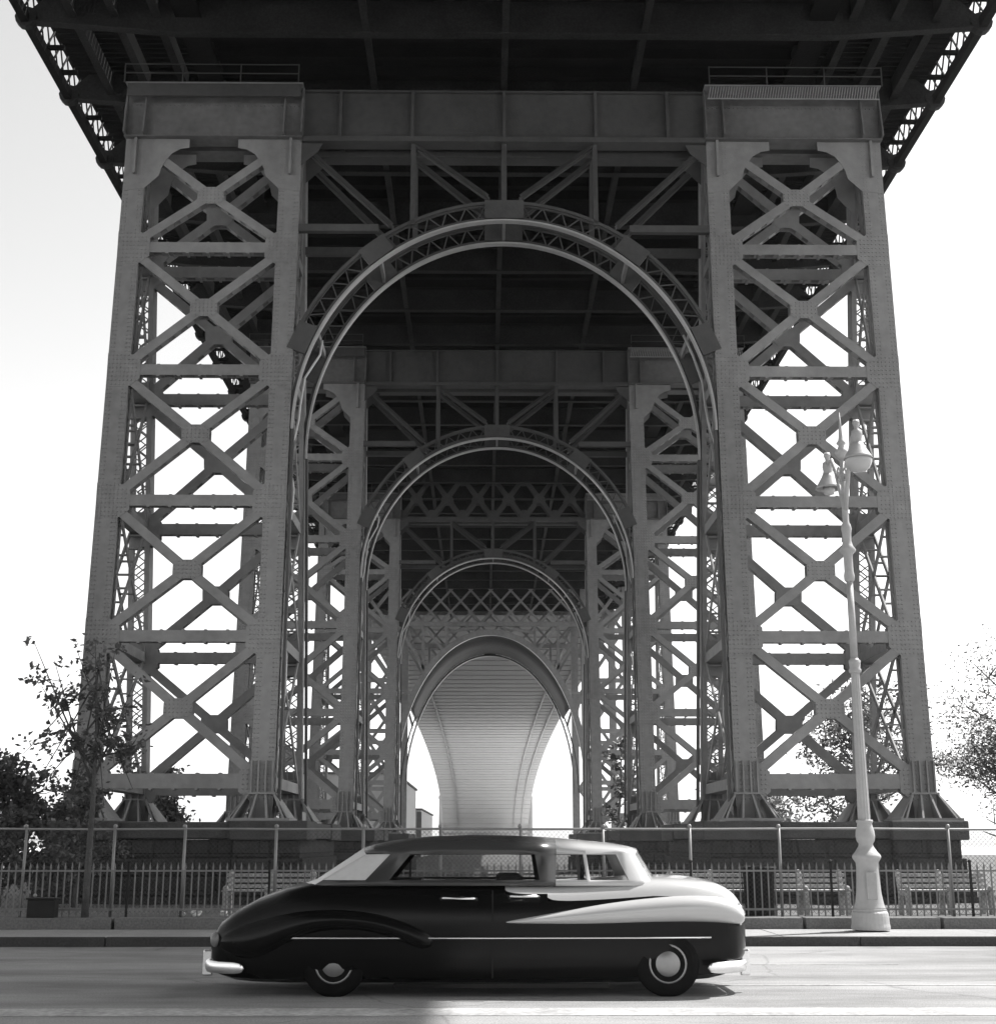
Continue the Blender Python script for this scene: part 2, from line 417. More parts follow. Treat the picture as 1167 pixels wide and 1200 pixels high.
def laced_bar(m, x1, z1, x2, z2, w, d=.38):
    """a member of two plates joined by battens: the slots between them show the sky"""
    m.bar(x1, z1, x2, z2, w, 0, .05); m.bar(x1, z1, x2, z2, w, d-.05, d)
    l = math.hypot(x2-x1, z2-z1); ux, uz = (x2-x1)/l, (z2-z1)/l; nx, nz = -uz, ux
    t = 0
    while t < l-.2:
        t2 = min(t+.34, l)
        for o in (w/2-.03, -w/2+.03):
            m.bar(x1+ux*t+nx*o, z1+uz*t+nz*o, x1+ux*t2+nx*o, z1+uz*t2+nz*o, .05, .049, d-.049)
        t += .62

def cross_brace(parent, s, z0, z1, zc, plane, top=False):
    xi = legs('inner', (z0+z1)/2)[1]; xo = legs('outer', (z0+z1)/2)[0]; xc = (xi+xo)/2
    m = MB(plane)
    for xe, ze in ((xi+.1, z0+.42), (xi+(.55 if top else .1), z1-(.55 if top else .42)), (xo-.1, z0+.42), (xo-(.55 if top else .1), z1-(.55 if top else .42))):
        laced_bar(m, s*xc, zc, s*xe, ze, .34)
    o = m.build('cross_brace', STEEL, parent)
    p = MB(plane); a, h, k = .53, .36, .17
    for y0, y1 in ((-.013, -.001), (.381, .393)):
        p.prism([(s*xc-a+k, zc-h), (s*xc+a-k, zc-h), (s*xc+a, zc-h+k), (s*xc+a, zc+h-k), (s*xc+a-k, zc+h), (s*xc-a+k, zc+h), (s*xc-a, zc+h-k), (s*xc-a, zc-h+k)], y0, y1)
    if plane is front:
        for i in range(7):
            for j in range(5):
                x, z = (i-3)*.155, (j-2)*.15
                if abs(x)+abs(z) < .7: p.rivet(s*xc+x, zc+z, -.014)
    p.build('centre_plate', STEEL, o)

def strut(parent, s, zn, plane, low=False):
    xi = legs('inner', zn)[1]; xo = legs('outer', zn)[0]
    m = MB(plane); h = .2 if not low else .25
    m.box(*sorted((s*xi-s*.05, s*xo+s*.05)), .002, .05, zn-h, zn+h)
    m.box(*sorted((s*xi-s*.05, s*xo+s*.05)), .33, .378, zn-h, zn+h)
    m.box(*sorted((s*xi-s*.05, s*xo+s*.05)), .002, .378, zn+h, zn+h+.03)
    n = 7
    for i in range(n):
        x = xi+.3+(xo-xi-.6)*i/(n-1)
        m.box(s*x-.22, s*x+.22, .05, .33, zn-h, zn-h+.03)
        m.box(s*x-.05, s*x+.05, -.02, .4, zn-h-.05, zn-h)      # batten ends and bolt heads under the strut
        m.box(s*x-.05, s*x+.05, .05, .33, zn+h+.03, zn+h+.07)
    return m.build('strut', STEEL, parent)

def side_brace(parent, s, which, z0, z1):
    a, b = legs(which, (z0+z1)/2); x = s*(a+b)/2
    y0 = .66
    m = MB()
    for (za, ya, zc, yc) in ((z0, y0, z1, dy(z1)-.3), (z1, y0, z0, dy(z0)-.3)):
        m.beam((x-.3, ya, za), (x-.3, yc, zc), .06, .22); m.beam((x+.3, ya, za), (x+.3, yc, zc), .06, .22)
        n = 8
        for i in range(n):
            t = (i+.5)/n
            p = (x, ya+(yc-ya)*t, za+(zc-za)*t)
            m.box(p[0]-.3, p[0]+.3, p[1]-.1, p[1]+.1, p[2]-.03, p[2]+.03)
    m.box(x-.3, x+.3, y0, dy(z0)-.3, z0-.2, z0-.17); m.box(x-.33, x-.28, y0, dy(z0)-.3, z0-.2, z0+.2); m.box(x+.28, x+.33, y0, dy(z0)-.3, z0-.2, z0+.2)
    m.build('side_brace', STEEL, parent)

def ring_pt(a, b, zc, t, off=0):
    x, z = a*sin(t), zc+b*cos(t)
    nx, nz = sin(t)/a, cos(t)/b; l = math.hypot(nx, nz)
    return x+nx/l*off, z+nz/l*off

def arch(parent, plane, a=8.1, b=8.67, zc=17.0, depth=.85, clip=8.14, keys=(0, 36, -36, 66, -66), n=72, rimw=.3, down=0, solid=False):
    m = MB(plane)
    ts = [radians(-90+180*i/n) for i in range(n+1)]
    def chord(o0, o1, y0, y1, lim):
        pts = [t for t in ts if abs(ring_pt(a, b, zc, t, o1)[0]) < lim]
        vs = []
        for t in pts:
            p, q = ring_pt(a, b, zc, t, o0), ring_pt(a, b, zc, t, o1)
            vs += [(p[0],y0,p[1]),(q[0],y0,q[1]),(q[0],y1,q[1]),(p[0],y1,p[1])]
        k = len(pts)
        m.add(vs, [(i*4+j,i*4+(j+1)%4,i*4+4+(j+1)%4,i*4+4+j) for i in range(k-1) for j in range(4)]+[(0,1,2,3),(k*4-4,k*4-3,k*4-2,k*4-1)])
    chord(depth-.12, depth, 0, .3, clip); chord(.07, .2, .1, .16, 99)
    chord(depth-.17, depth-.12, .1, .16, clip)
    k = 0
    for t1, t2 in zip(ts[::1], ts[1::1]):
        p, q = (ring_pt(a, b, zc, t1, .15), ring_pt(a, b, zc, t2, depth-.12)) if k else (ring_pt(a, b, zc, t1, depth-.12), ring_pt(a, b, zc, t2, .15))
        k = 1-k
        if max(abs(p[0]), abs(q[0])) < clip: m.bar(p[0], p[1], q[0], q[1], .045, .11, .15)
    if down:
        for e in (-1, 1): m.box(e*a-.05, e*a+.05, .0, .3, down, zc)
    if solid:
        chord(.0, depth, -.06, .0, 99)
    o = m.build('arch_rib', STEEL if solid else ARCHM, parent)
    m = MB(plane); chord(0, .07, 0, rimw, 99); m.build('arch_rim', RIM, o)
    for d in keys:
        t = radians(d); w = .78 if d == 0 else .6
        g = MB(plane)
        c = ring_pt(a, b, zc, t, .1); e = ring_pt(a, b, zc, t, depth+.02)
        if abs(e[0]) > clip+.2: continue
        g.bar(c[0], c[1], e[0], e[1], 2*w, -.03, .12)
        g.build('node_plate', STEEL if solid else ARCHM, o)
    return o

def railing(parent, x0, x1, z, y):
    m = MB(); n = 4
    for i in range(n):
        x = x0+(x1-x0)*i/(n-1); m.beam((x, y, z), (x, y, z+.84), .045, .045)
    for h in (.42, .82): m.beam((x0, y, z+h), (x1, y, z+h), .035, .035)
    m.build('railing', ARCHM, parent)

def make_bent(parent, lattice=False):
    for plane in (front, rear):
        for s in (-1, 1):
            for w in ('inner', 'outer'):
                add_column(parent, s, w, plane)
                for zn in NODES: gusset(parent, s, w, zn, plane)
                top_gusset(parent, s, w, plane)
            for zn in NODES: strut(parent, s, zn, plane, zn < 5)
            lo = NODES; hi = NODES[1:]+[TOPZ]; ce = [6.37, 11.52, 16.79, 21.93, 26.7]
            for a, b, c in zip(lo, hi, ce): cross_brace(parent, s, a, b, c, plane, b == TOPZ)
            # box girder over the pair of columns
            g = MB(plane); x0, x1 = inner_edge(29)-.05, outer_edge(29)+.05
            g.box(*sorted((s*x0, s*x1)), -.05, .45, 29.2, 30.75)
            g.box(*sorted((s*x0, s*x1)), -.28, .6, 29.16, 29.2) 
            g.box(*sorted((s*x0, s*x1)), .1, .45, 30.75, 31.4)
            for xx in (x0+.03, x0+.75, x1-.8, x1-.03):
                g.add([(s*xx-.03,-.051,29.2),(s*xx+.03,-.051,29.2),(s*xx+.03,-.051,31.38),(s*xx-.03,-.051,31.38),
                       (s*xx-.03,-.5,29.24),(s*xx+.03,-.5,29.24),(s*xx+.03,-.2,31.38),(s*xx-.03,-.2,31.38)],
                      [(0,1,2,3),(4,7,6,5),(0,4,5,1),(1,5,6,2),(2,6,7,3),(3,7,4,0)])
            for i in range(7 if plane is front else 0):
                pass
            if plane is front:
                for i in range(40):
                    x = x0+.2+(x1-x0-.4)*i/39
                    for z in (29.32, 30.64): g.rivet(s*x, z, -.051)
            gg = g.build('head_girder', GIRDM, parent)
            if plane is front:
                wk = MB(plane); wk.box(*sorted((s*x0, s*x1)), -.55, .1, 31.36, 31.41)
                wk.build('walkway', STEEL, gg)
                if s > 0:
                    wk = MB(plane); n = 64                 # grating hung from the walkway edge
                    for i in range(n):
                        x = x0+.2+(x1-x0-.4)*i/(n-1)
                        wk.bar(s*x-.05, 30.82, s*x+.05, 31.34, .035, -.53, -.5)
                    wk.box(x0+.1, x1-.1, -.54, -.5, 30.78, 30.82)
                    wk.build('grating', RIM, gg)
                else:
                    wk = MB(plane); wk.box(-x1+.1, -x0-.1, -.53, -.5, 30.8, 31.35); wk.build('toe_board', ARCHM, gg)
        # girder and truss between the towers
        xi = inner_edge(29)-.05
        if not lattice:
            g = MB(plane); g.box(-xi, xi, .1, .16, 29.25, 31.3)
            g.box(-xi, xi, -.2, .5, 29.02, 29.24); g.box(-xi, xi, -.05, .4, 31.3, 31.38)
            for x in (-6.6, -3.7, 0, 3.7, 6.6): g.box(x-.06, x+.06, -.18, .1, 29.24, 31.3)
            g.build('plate_girder', ARCHM, parent)
        else:
            g = MB(plane); g.box(-xi, xi, -.1, .4, 29.0, 29.35); g.box(-xi, xi, -.1, .4, 32.9, 33.15)
            n = 6
            for i in range(n):
                x0 = -xi+2*xi*i/n; x1 = -xi+2*xi*(i+1)/n
                g.bar(x0, 29.3, x1, 33.0, .35, .0, .06); g.bar(x0, 33.0, x1, 29.3, .35, .08, .14)
                xm = (x0+x1)/2
                g.prism([(xm-.6, 30.9), (xm-.25, 31.5), (xm+.25, 31.5), (xm+.6, 30.9), (xm+.25, 30.6), (xm-.25, 30.6)], -.02, -.004)
                g.prism([(x0-.5, 33.0), (x0-.2, 32.3), (x0+.2, 32.3), (x0+.5, 33.0)], -.02, -.004)
                g.prism([(x0-.5, 29.3), (x0-.2, 30.0), (x0+.2, 30.0), (x0+.5, 29.3)], -.02, -.004)
            g.build('lattice_girder', ARCHM, parent)
        for x in (-3.65, 0, 3.65):
            zt = ring_pt(8.1, 8.67, 17, math.asin(x/8.1), .85)[1]
            m = MB(plane); m.box(x-.1, x+.1, 0, .05, zt, 29.05); m.box(x-.02, x+.02, .05, .3, zt, 29.05); m.box(x-.1, x+.1, .3, .35, zt, 29.05)
            m.build('hanger', ARCHM, parent)
        for s in (-1, 1):
            for x1, z1, x2, z2 in ((7.75, 28.6, 4.5, 25.5), (3.5, 28.9, .7, 26.75)):
                m = MB(plane); m.bar(s*x1, z1, s*x2, z2, .1, 0, .3); 
                m.bar(s*(x1+.1), z1+.1, s*(x2+.1), z2+.1, .06, 0, .3); m.bar(s*(x1-.1), z1-.1, s*(x2-.1), z2-.1, .06, 0, .3); m.bar(s*x1, z1, s*x2, z2, .27, .12, .16)
                m.build('spandrel_diagonal', ARCHM, parent)
            m = MB(plane); m.box(*sorted((s*5.0, s*8.2)), .02, .28, 25.2, 25.5); m.build('spandrel_strut', ARCHM, parent)
            m = MB(plane); m.prism([(s*8.2, 29.0), (s*7.3, 29.0), (s*7.5, 28.6), (s*8.2, 28.0)], -.012, 0); m.build('corner_plate', ARCHM, parent)
        arch(parent, plane, down=3.0)
    for s in (-1, 1):
        for w in ('inner', 'outer'):
            for a, b in zip(NODES, NODES[1:]+[28.5]): side_brace(parent, s, w, a, b)
        railing(parent, s*8.3, s*15.3, 31.41, -.5)
    for d in (0, 36, -36, 62, -62):
        x, z = ring_pt(8.1, 8.67, 17, radians(d), .25)
        m = MB(); m.beam((x, .35, z), (x, dy(z)-.3, z), .12, .3); m.build('rib_tie', STEEL, parent)
    # loose service cables down the inner columns
    for s in (-1, 1):
        rnd = random.Random(3+s); pts = []
        z = 21.0
        while z > 2.6:
            ax = inner_edge(z)-.06
            if z > 17.3: ax = ring_pt(8.1, 8.67, 17, math.acos(min(1, (z-17)/8.67)), -.12)[0]
            pts.append((s*(ax+rnd.uniform(-.1, .14)), .3+rnd.uniform(0, .9), z)); z -= rnd.uniform(.6, 1.3)
        m = MB(); m.tube(pts, .05, 6); m.build('cable', PAPER if s < 0 else RIM, parent, smooth=True)

BY = [50.0, 80.1, 116.3, 162.9]
bent = empty('bridge_tower', (X0, BY[0], 0), 'nearest and tallest riveted steel tower with arched portal, standing just behind the street fences', 'bridge tower', 'steel towers under the bridge')
make_bent(bent)
b2 = copy_tree(bent); b2.location.y = BY[1]
b2['label'] = 'second steel portal tower, framed inside the arch of the nearest one, with plain plate girder'
b3 = empty('bridge_tower', (X0, BY[2], 0), 'third steel portal tower with lattice girder of large crosses above its arch', 'bridge tower', 'steel towers under the bridge')
make_bent(b3, True)

# far portal: wide elliptical arch under a deep diamond lattice
b4 = empty('bridge_tower', (X0, BY[3], 0), 'farthest steel portal tower with wide elliptical arch under deep diamond lattice', 'bridge tower', 'steel towers under the bridge')
for k, yo in enumerate((0, 19)):
    pl = (lambda o: (lambda x, y, z: (x, y+o, z)))(yo)
    arch(b4, pl, 11.0, 18.0, 7.9, .68, 30, (0,), 80, .6, down=0, solid=k == 0)
    if k == 0:
        m = MB(); rw = []
        for i in range(41):
            x, z = ring_pt(11.0, 18.0, 7.9, radians(-58+116*i/40), .3)
            rw.append([(x, .3, z), (x, 19, z)])
        m.grid(rw); o = m.build('soffit', ARCHM, b4, smooth=True, fix=False)
        md = o.modifiers.new('sol', 'SOLIDIFY'); md.thickness = .12
    m = MB(pl)
    for x in (-11.3, 11.3): 
        m = MB(pl); m.box(x-.45, x+.45, 0, .8, 0, 33); m.build('column', STEEL, b4)
    for x in (-16.3, 16.3):
        m = MB(pl); m.box(x-.45, x+.45, 0, .8, 0, 33); m.build('column', STEEL, b4)
    g = MB(pl); g.box(-10.9, 10.9, -.05, .5, 27.0, 27.5); g.box(-10.9, 10.9, -.05, .5, 32.6, 33.1)
    for i in range(-3, 10):
        for e in (-1, 1):
            x0 = e*(-10.9+2.42*i); x1 = x0+e*4.84; z0, z1 = 27.4, 32.7
            c0 = max(-10.8, min(10.8, x0)); c1 = max(-10.8, min(10.8, x1))
            if abs(c0-c1) < .3: continue
            za = z0+(z1-z0)*(c0-x0)/(x1-x0); zb = z0+(z1-z0)*(c1-x0)/(x1-x0)
            g.bar(c0, za, c1, zb, .26, .1+.06*(e > 0), .15+.06*(e > 0))
    g.build('lattice_girder', STEEL, b4)
    for s in (-1, 1):
        for x1, z1, x2, z2 in ((5.3, 27.0, 5.3, 24.2), (8.1, 27.0, 8.1, 21.2), (10.8, 19.0, 9.6, 19.0), (10.8, 26.6, 7.8, 21.6), (7.8, 26.8, 5.6, 24.0), (1.5, 26.9, 5.2, 26.2), (10.8, 18.6, 10.2, 16.6)):
            m = MB(pl); m.bar(s*x1, z1, s*x2, z2, .3, .05, .3); m.build('spandrel_bar', STEEL, b4)
        zs = [2.5, 8.5, 14.5, 20.5, 26.5, 32]
        for za, zb in zip(zs, zs[1:]):
            m = MB(pl)
            m.bar(s*11.7, za, s*15.9, zb, .4, .1, .3); m.bar(s*11.7, zb, s*15.9, za, .4, .32, .5); m.box(*sorted((s*11.7, s*15.9)), .05, .55, za-.25, za+.25)
            m.build('cross_brace', STEEL, b4)

# masonry piers
def pier(x, y, label):
    p = empty('stone_pier', (X0+x, y, 0), label, 'stone pier', 'masonry piers under the steel towers')
    c = MB()
    c.box(-4.6, 4.6, -.95, 10.2, 1.75, 2.32)
    for a, b in ((-4.66, -1.95), (1.95, 4.66)):
        c.box(a, b, -1.2, 1.7, 1.7, 2.36); c.box(a, b, 6.9, 10.4, 1.7, 2.36)
    c.build('cap', CAP, p, bevel=.05)
    m = MB()
    rr = random.Random(int(x*7+y))
    for i, (z0, z1) in enumerate(((-.2, .45), (.45, 1.08), (1.08, 1.72), (-1.6, -.2))):
        o = (.32, .12, 0, .35)[i]
        for a, b in ((-4.4, -2.05), (-2.05, 2.05), (2.05, 4.4)):
            mid = a == -2.05
            if mid: m.box(a, b, -.7-o, 9.9+o, z0, z1)
            else: m.box(a-(o if a < 0 else 0), b+(o if a > 0 else 0), -1.0-o, 10.1+o, z0, z1)
            xx = a                        # rock faced stones standing out of the wall face
            while xx < b-.2:
                w = min(rr.uniform(.7, 1.5), b-xx); yf = (-.7 if mid else -1.0)-o
                if b-xx-w < .4: w = b-xx
                k = rr.uniform(.04, .17); q = [rr.uniform(.03, .12) for _ in range(4)]
                m.add([(xx+.015,yf+.01,z0+.015),(xx+w-.015,yf+.01,z0+.015),(xx+w-.015,yf+.01,z1-.015),(xx+.015,yf+.01,z1-.015),
                       (xx+q[0],yf-k*.8,z0+.07),(xx+w-q[1],yf-k,z0+.06),(xx+w-q[2],yf-k*.7,z1-.08),(xx+q[3],yf-k*.9,z1-.07)],
                      [(4,5,6,7),(0,4,7,3),(0,1,5,4),(1,2,6,5),(2,3,7,6),(0,3,2,1)])
                xx += w
    m.build('masonry', STONE, p, bevel=.06)
XP = 11.55
pier(-XP, BY[0], 'rock faced masonry pier with flat cap carrying the nearest tower, beside the dark leaning sapling')
pier(XP, BY[0], 'rock faced masonry pier with flat cap carrying the nearest tower, behind the street lamp')
pier(-XP, BY[1], 'masonry pier of the second tower on the side of the pale warehouse')
pier(XP, BY[1], 'masonry pier of the second tower beside the thin pale tree')
pier(-XP, BY[2], 'masonry pier of the third tower in line with the pale warehouse')
pier(XP, BY[2], 'masonry pier of the third tower, half hidden by the thin pale tree')

# ------------------------------------------------------------------ deck over the towers
deck = empty('bridge_deck', (X0, 50, 0), 'broad dark steel roadway deck seen from below, crossing overhead on the towers', 'bridge deck')
def rel(y): return y-50
DS, DE = -150, 186
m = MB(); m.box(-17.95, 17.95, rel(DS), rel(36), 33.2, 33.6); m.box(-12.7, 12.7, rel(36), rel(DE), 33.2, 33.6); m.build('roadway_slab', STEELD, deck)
for s in (-1, 1):                        # open plank decking of the side walks
    m = MB(); y = rel(36.02)
    while y < rel(DE): m.box(*sorted((s*12.7, s*17.95)), y, y+.27, 33.2, 33.27); y += .34
    m.build('side_decking', STEELD, deck)
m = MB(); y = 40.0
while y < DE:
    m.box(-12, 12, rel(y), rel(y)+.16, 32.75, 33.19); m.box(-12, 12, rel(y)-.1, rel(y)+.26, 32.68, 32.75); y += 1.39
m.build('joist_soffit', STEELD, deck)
FB = [46.35-5.55*i for i in (2, 1, 0)]+[46.35+5.55*i for i in range(1, 25)]
for y in FB:
    m = MB()
    y = rel(y)
    m.box(-12.6, 12.6, y-.03, y+.03, 31.62, 33.19); m.box(-12.6, 12.6, y-.2, y+.2, 31.55, 31.62)
    for s in (-1, 1):
        m.prism([(s*12.6, 33.19), (s*12.6, 31.62), (s*15, 31.75), (s*18.1, 32.1), (s*18.1, 32.6), (s*17.5, 33.19)], y-.03, y+.03)
        m.add([(s*12.6,y-.18,31.55),(s*18.2,y-.18,32.0),(s*18.2,y+.18,32.0),(s*12.6,y+.18,31.55),(s*12.6,y-.18,31.62),(s*18.2,y-.18,32.08),(s*18.2,y+.18,32.08),(s*12.6,y+.18,31.62)],
              [(0,1,2,3),(4,7,6,5),(0,4,5,1),(1,5,6,2),(2,6,7,3),(3,7,4,0)])
        m.prism([(s*(18.25+.42*cos(radians(t))), 32.2+.42*sin(radians(t))) for t in range(0, 360, 30)], y-.16, y+.16)   # rounded bracket end
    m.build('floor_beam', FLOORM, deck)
for x in (-5.3, 0, 5.3):
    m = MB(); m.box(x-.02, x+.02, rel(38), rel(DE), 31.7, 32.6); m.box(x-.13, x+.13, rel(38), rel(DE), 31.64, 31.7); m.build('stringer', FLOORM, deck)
for s in (-1, 1):
    for x in (13.3, 14.9, 16.5):
        m = MB(); m.box(s*x-.03, s*x+.03, rel(38), rel(DE), 32.3, 33.19); m.box(s*x-.16, s*x+.16, rel(38), rel(DE), 32.24, 32.3); m.build('stringer', FLOORM, deck)
    m = MB(); x = 12.1
    for a in (-.38, .33): m.box(s*x+a, s*x+a+.05, rel(38), rel(DE), 32.32, 33.0)
    m.box(s*x-.5, s*x+.5, rel(38), rel(DE), 32.26, 32.32); m.build('main_girder', STEELD, deck)
    m = MB(); m.box(*sorted((s*18.12, s*18.42)), rel(36), rel(DE), 31.95, 32.35)
    fb = m.build('fascia_beam', STEELD, deck)
    m = MB(); y = rel(36); k = 0
    while y < rel(DE):                                 # lattice parapet standing on the fascia
        m.beam((s*18.25, y, 32.35), (s*18.25, y+.9, 33.7), .05, .07); m.beam((s*18.31, y+.9, 32.35), (s*18.31, y, 33.7), .05, .07)
        if k % 2 == 0: m.box(*sorted((s*17.5, s*18.15)), y-.09, y+.09, 32.3, 32.45)
        y += .9; k += 1
    m.box(*sorted((s*18.2, s*18.36)), rel(36), rel(DE), 33.7, 33.85)
    m.build('parapet', STEELD, fb)

# river span: a long ribbon dropping away over the river
span = empty('river_span', (X0, 300, 0), 'long river span of the bridge fading into haze beyond the farthest arch', 'bridge span')
prof = [(186, 32.2), (250, 32.4), (330, 32.2), (390, 31.0), (440, 29.2), (490, 26.4), (530, 23.0), (560, 19.0), (585, 14.0), (600, 9.5), (612, 4.5)]
sm = []
for i in range(61):
    y = 186+(612-186)*i/60
    for (a, za), (b, zb) in zip(prof, prof[1:]):
        if a <= y <= b: sm.append((y, za+(zb-za)*(y-a)/(b-a))); break
for _ in range(6): sm = [sm[0]]+[(sm[i][0], (sm[i-1][1]+sm[i][1]*2+sm[i+1][1])/4) for i in range(1, len(sm)-1)]+[sm[-1]]
def ribbon(mb, x0, x1, h0, h1):
    vs = []
    for y, z in sm: vs += [(x0, y-300, z+h0), (x1, y-300, z+h0), (x1, y-300, z+h1), (x0, y-300, z+h1)]
    k = len(sm)
    mb.add(vs, [(i*4+j,i*4+(j+1)%4,i*4+4+(j+1)%4,i*4+4+j) for i in range(k-1) for j in range(4)]+[(0,1,2,3),(k*4-4,k*4-3,k*4-2,k*4-1)])
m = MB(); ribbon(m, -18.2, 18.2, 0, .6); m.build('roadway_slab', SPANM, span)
for x in (-12, 12, 15.2):
    m = MB(); ribbon(m, x-.14, x+.14, -.5, 0); m.build('stringer', STEEL, span)
m = MB()
for i, (y, z) in enumerate(sm[:-1]):
    m.box(-18, 18, y-300-.06, y-300+.06, z-.12, z)
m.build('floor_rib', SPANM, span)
ft = empty('far_tower', (X0, 600, 0), 'pale distant tower legs at the hazy far end of the river span', 'bridge tower')
for s in (-1, 1):
    m = MB(); m.box(s*19-1, s*19+1, -1, 1, -2.2, 20); m.lathe([(1.3, 20), (1.3, 21), (.6, 22), (.15, 26)], 8, (s*19, 0, 0)); m.build('leg', STEEL, ft)
m = MB(); m.box(-18, 18, -.6, .6, 5, 6); m.build('cross_beam', STEEL, ft)

# ------------------------------------------------------------------ warehouses by the river
def shed(y0, y1, x1, w, h, label):
    o = empty('warehouse', (x1, y0, -1.2), label, 'warehouse')
    m = MB(); m.box(-w, 0, 0, y1-y0, 0, h+1.2); m.build('wall', WALLP, o)
    rf = MB(); rf.box(-w-.3, .3, -.3, y1-y0+.3, h+1.2, h+1.5); rf.build('roof', ROOFD, o)
    for i in range(3):
        d = MB(); d.box(.004, .06, 4+i*16, 7+i*16, 0, 4.2); d.build('door', WALLP, o)
    m = MB(); m.box(-.8, .15, -.9, -.1, 0, h+.8); m.build('corner_post', ROOFD, o)
shed(195, 258, -12.6, 16, 11.0, 'pale blank walled warehouse standing just past the farthest portal')
shed(286, 350, -12.9, 14, 8.2, 'lower pale warehouse with dark corner post beside the hazy river')


# ------------------------------------------------------------------ street fences
LX = [-24+i*2.52 for i in range(24)]
fence = empty('iron_fence', (0, 25.35, .30), 'low spiked iron railing along the stone step', 'fence')
def panel(x0, x1):
    n = round((x1-x0)/.126); m = MB()
    for i in range(1, n):
        x = x0+(x1-x0)*i/n; t = random.uniform(-.006, .006)
        m.box(x-.011+t, x+.011+t, -.011, .011, .03, .86)
        m.add([(x-.017+t,-.017,.86),(x+.017+t,-.017,.86),(x+.017+t,.017,.86),(x-.017+t,.017,.86),(x+t,0,.97)], [(0,1,4),(1,2,4),(2,3,4),(3,0,4),(0,3,2,1)])
    m.box(x0, x1, -.018, .018, .13, .165); m.box(x0, x1, -.018, .018, .8, .83)
    return m
for a, b in zip(LX, LX[1:]):
    panel(a, b).build('picket_panel', IRONG, fence)
for x in LX:
    m = MB(); m.box(x-.02, x+.02, -.02, .02, 0, .95); m.ball((x, 0, .98), .035, 6); m.build('post', IRON, fence)
cl = empty('chain_link_fence', (0, 25.75, .30), 'tall chain link fence on thin pipe posts behind the spiked railing', 'fence')
PX = [-21+i*1.72 for i in range(7)]+[-8.38, -6.75, -5.48, -3.8, -2.2, -.8, .66, 2.2, 3.78, 5.42, 7.0, 8.55]+[10.2+i*1.72 for i in range(7)]
for x in PX:
    m = MB(); m.tube([(x, 0, 0), (x+random.uniform(-.02, .02), 0, 1.58)], .028, 8); m.ball((x, 0, 1.6), .04, 6); m.build('post', GALV, cl, smooth=True)
m = MB(); m.tube([(-22+i*1.2, 0, 1.55+random.uniform(-.008, .008)) for i in range(37)], .022, 6); m.build('top_rail', GALV, cl, smooth=True)
m = MB(); x = -22.0
while x < 22:
    for e, yy in ((1, .03), (-1, .035)):
        m.beam((x, yy, .05), (x+e*1.48, yy, 1.53), .0045, .0045)
    x += .085
m.build('wire_mesh', WIRE, cl, fix=False)
# heavier iron gate posts
for px, lab in ((10.15, 'black iron gate post standing beside the slatted bench nearest the frame edge'), (-9.45, 'dark broad iron gate post at the end of the spiked railing by the bushes')):
    g = empty('gate_post', (px, 25.35, .3), lab, 'gate post')
    m = MB(); m.box(-.06, .06, -.05, .05, 0, 1.15); m.build('shaft', IRON, g)
    m = MB(); m.box(-.09, .09, -.08, .08, 1.15, 1.2); m.lathe([(.07, 1.2), (.05, 1.27), (.0, 1.32)], 8); m.build('finial', IRON, g)

# ------------------------------------------------------------------ benches
def make_bench(x, label):
    b = empty('park_bench', (x, 26.75, .27), label, 'bench', 'slatted benches behind the railing')
    for q in (-.78, 0, .78):
        m = MB(); m.prism_x([(-.28, 0), (-.16, 0), (-.12, .36), (.2, .36), (.24, 0), (.34, 0), (.3, .4), (.42, .74), (.34, .76), (.2, .44), (-.26, .44)], q-.045, q+.045)
        m.ball((q, -.2, .5), .055, 6); m.ball((q, .38, .78), .055, 6)
        m.build('support', CONC, b, bevel=.012)
    for i in range(3):
        m = MB(); y, z = .2+.05*i, .5+.1*i; m.box(-.86, .86, y-.02, y+.0, z, z+.065); m.build('back_slat', WOOD, b, bevel=.006)
    for i in range(4):
        m = MB(); y = -.24+i*.11; m.box(-.86, .86, y, y+.085, .442, .475); m.build('seat_slat', WOOD, b, bevel=.006)
    return b
make_bench(6.05, 'slatted bench just to the side of the lamp base toward the moving car')
make_bench(8.75, 'slatted bench between the street lamp and the black iron gate post')
make_bench(4.35, 'slatted bench half hidden behind the car front and the litter basket')
make_bench(-4.05, 'slatted bench behind the railing near the car tail, beside scattered paper')

# litter basket, dark bin, paper scraps
lb = empty('litter_basket', (5.12, 26.3, .28), 'dark slatted litter basket between two benches', 'litter basket')
m = MB(); m.lathe([(.27, .02), (.29, .84), (.25, .84), (.23, .05)], 18); m.build('drum', IRON, lb, smooth=False)
m = MB()
for k in range(18):
    a = 2*pi*k/18; m.beam((.29*cos(a), .29*sin(a), 0), (.32*cos(a), .32*sin(a), .9), .04, .012)
m.build('slat_ring', IRON, lb)
m = MB(); m.lathe([(.33, .84), (.345, .87), (.33, .9), (.3, .87)], 18); m.build('rim', IRON, lb)
bb = empty('dark_crate', (-7.72, 24.95, .335), 'low black box standing on the stone step', 'box')
m = MB(); m.box(-.24, .24, -.13, .13, 0, .3); m.build('box_body', IRON, bb, bevel=.015)
m = MB(); m.box(-.26, .26, -.15, .15, .302, .335); m.build('lid', IRON, bb, bevel=.01)
m = MB(); m.ball((-.15, 0, .37), .035, 6); m.build('knob', GALV, bb)
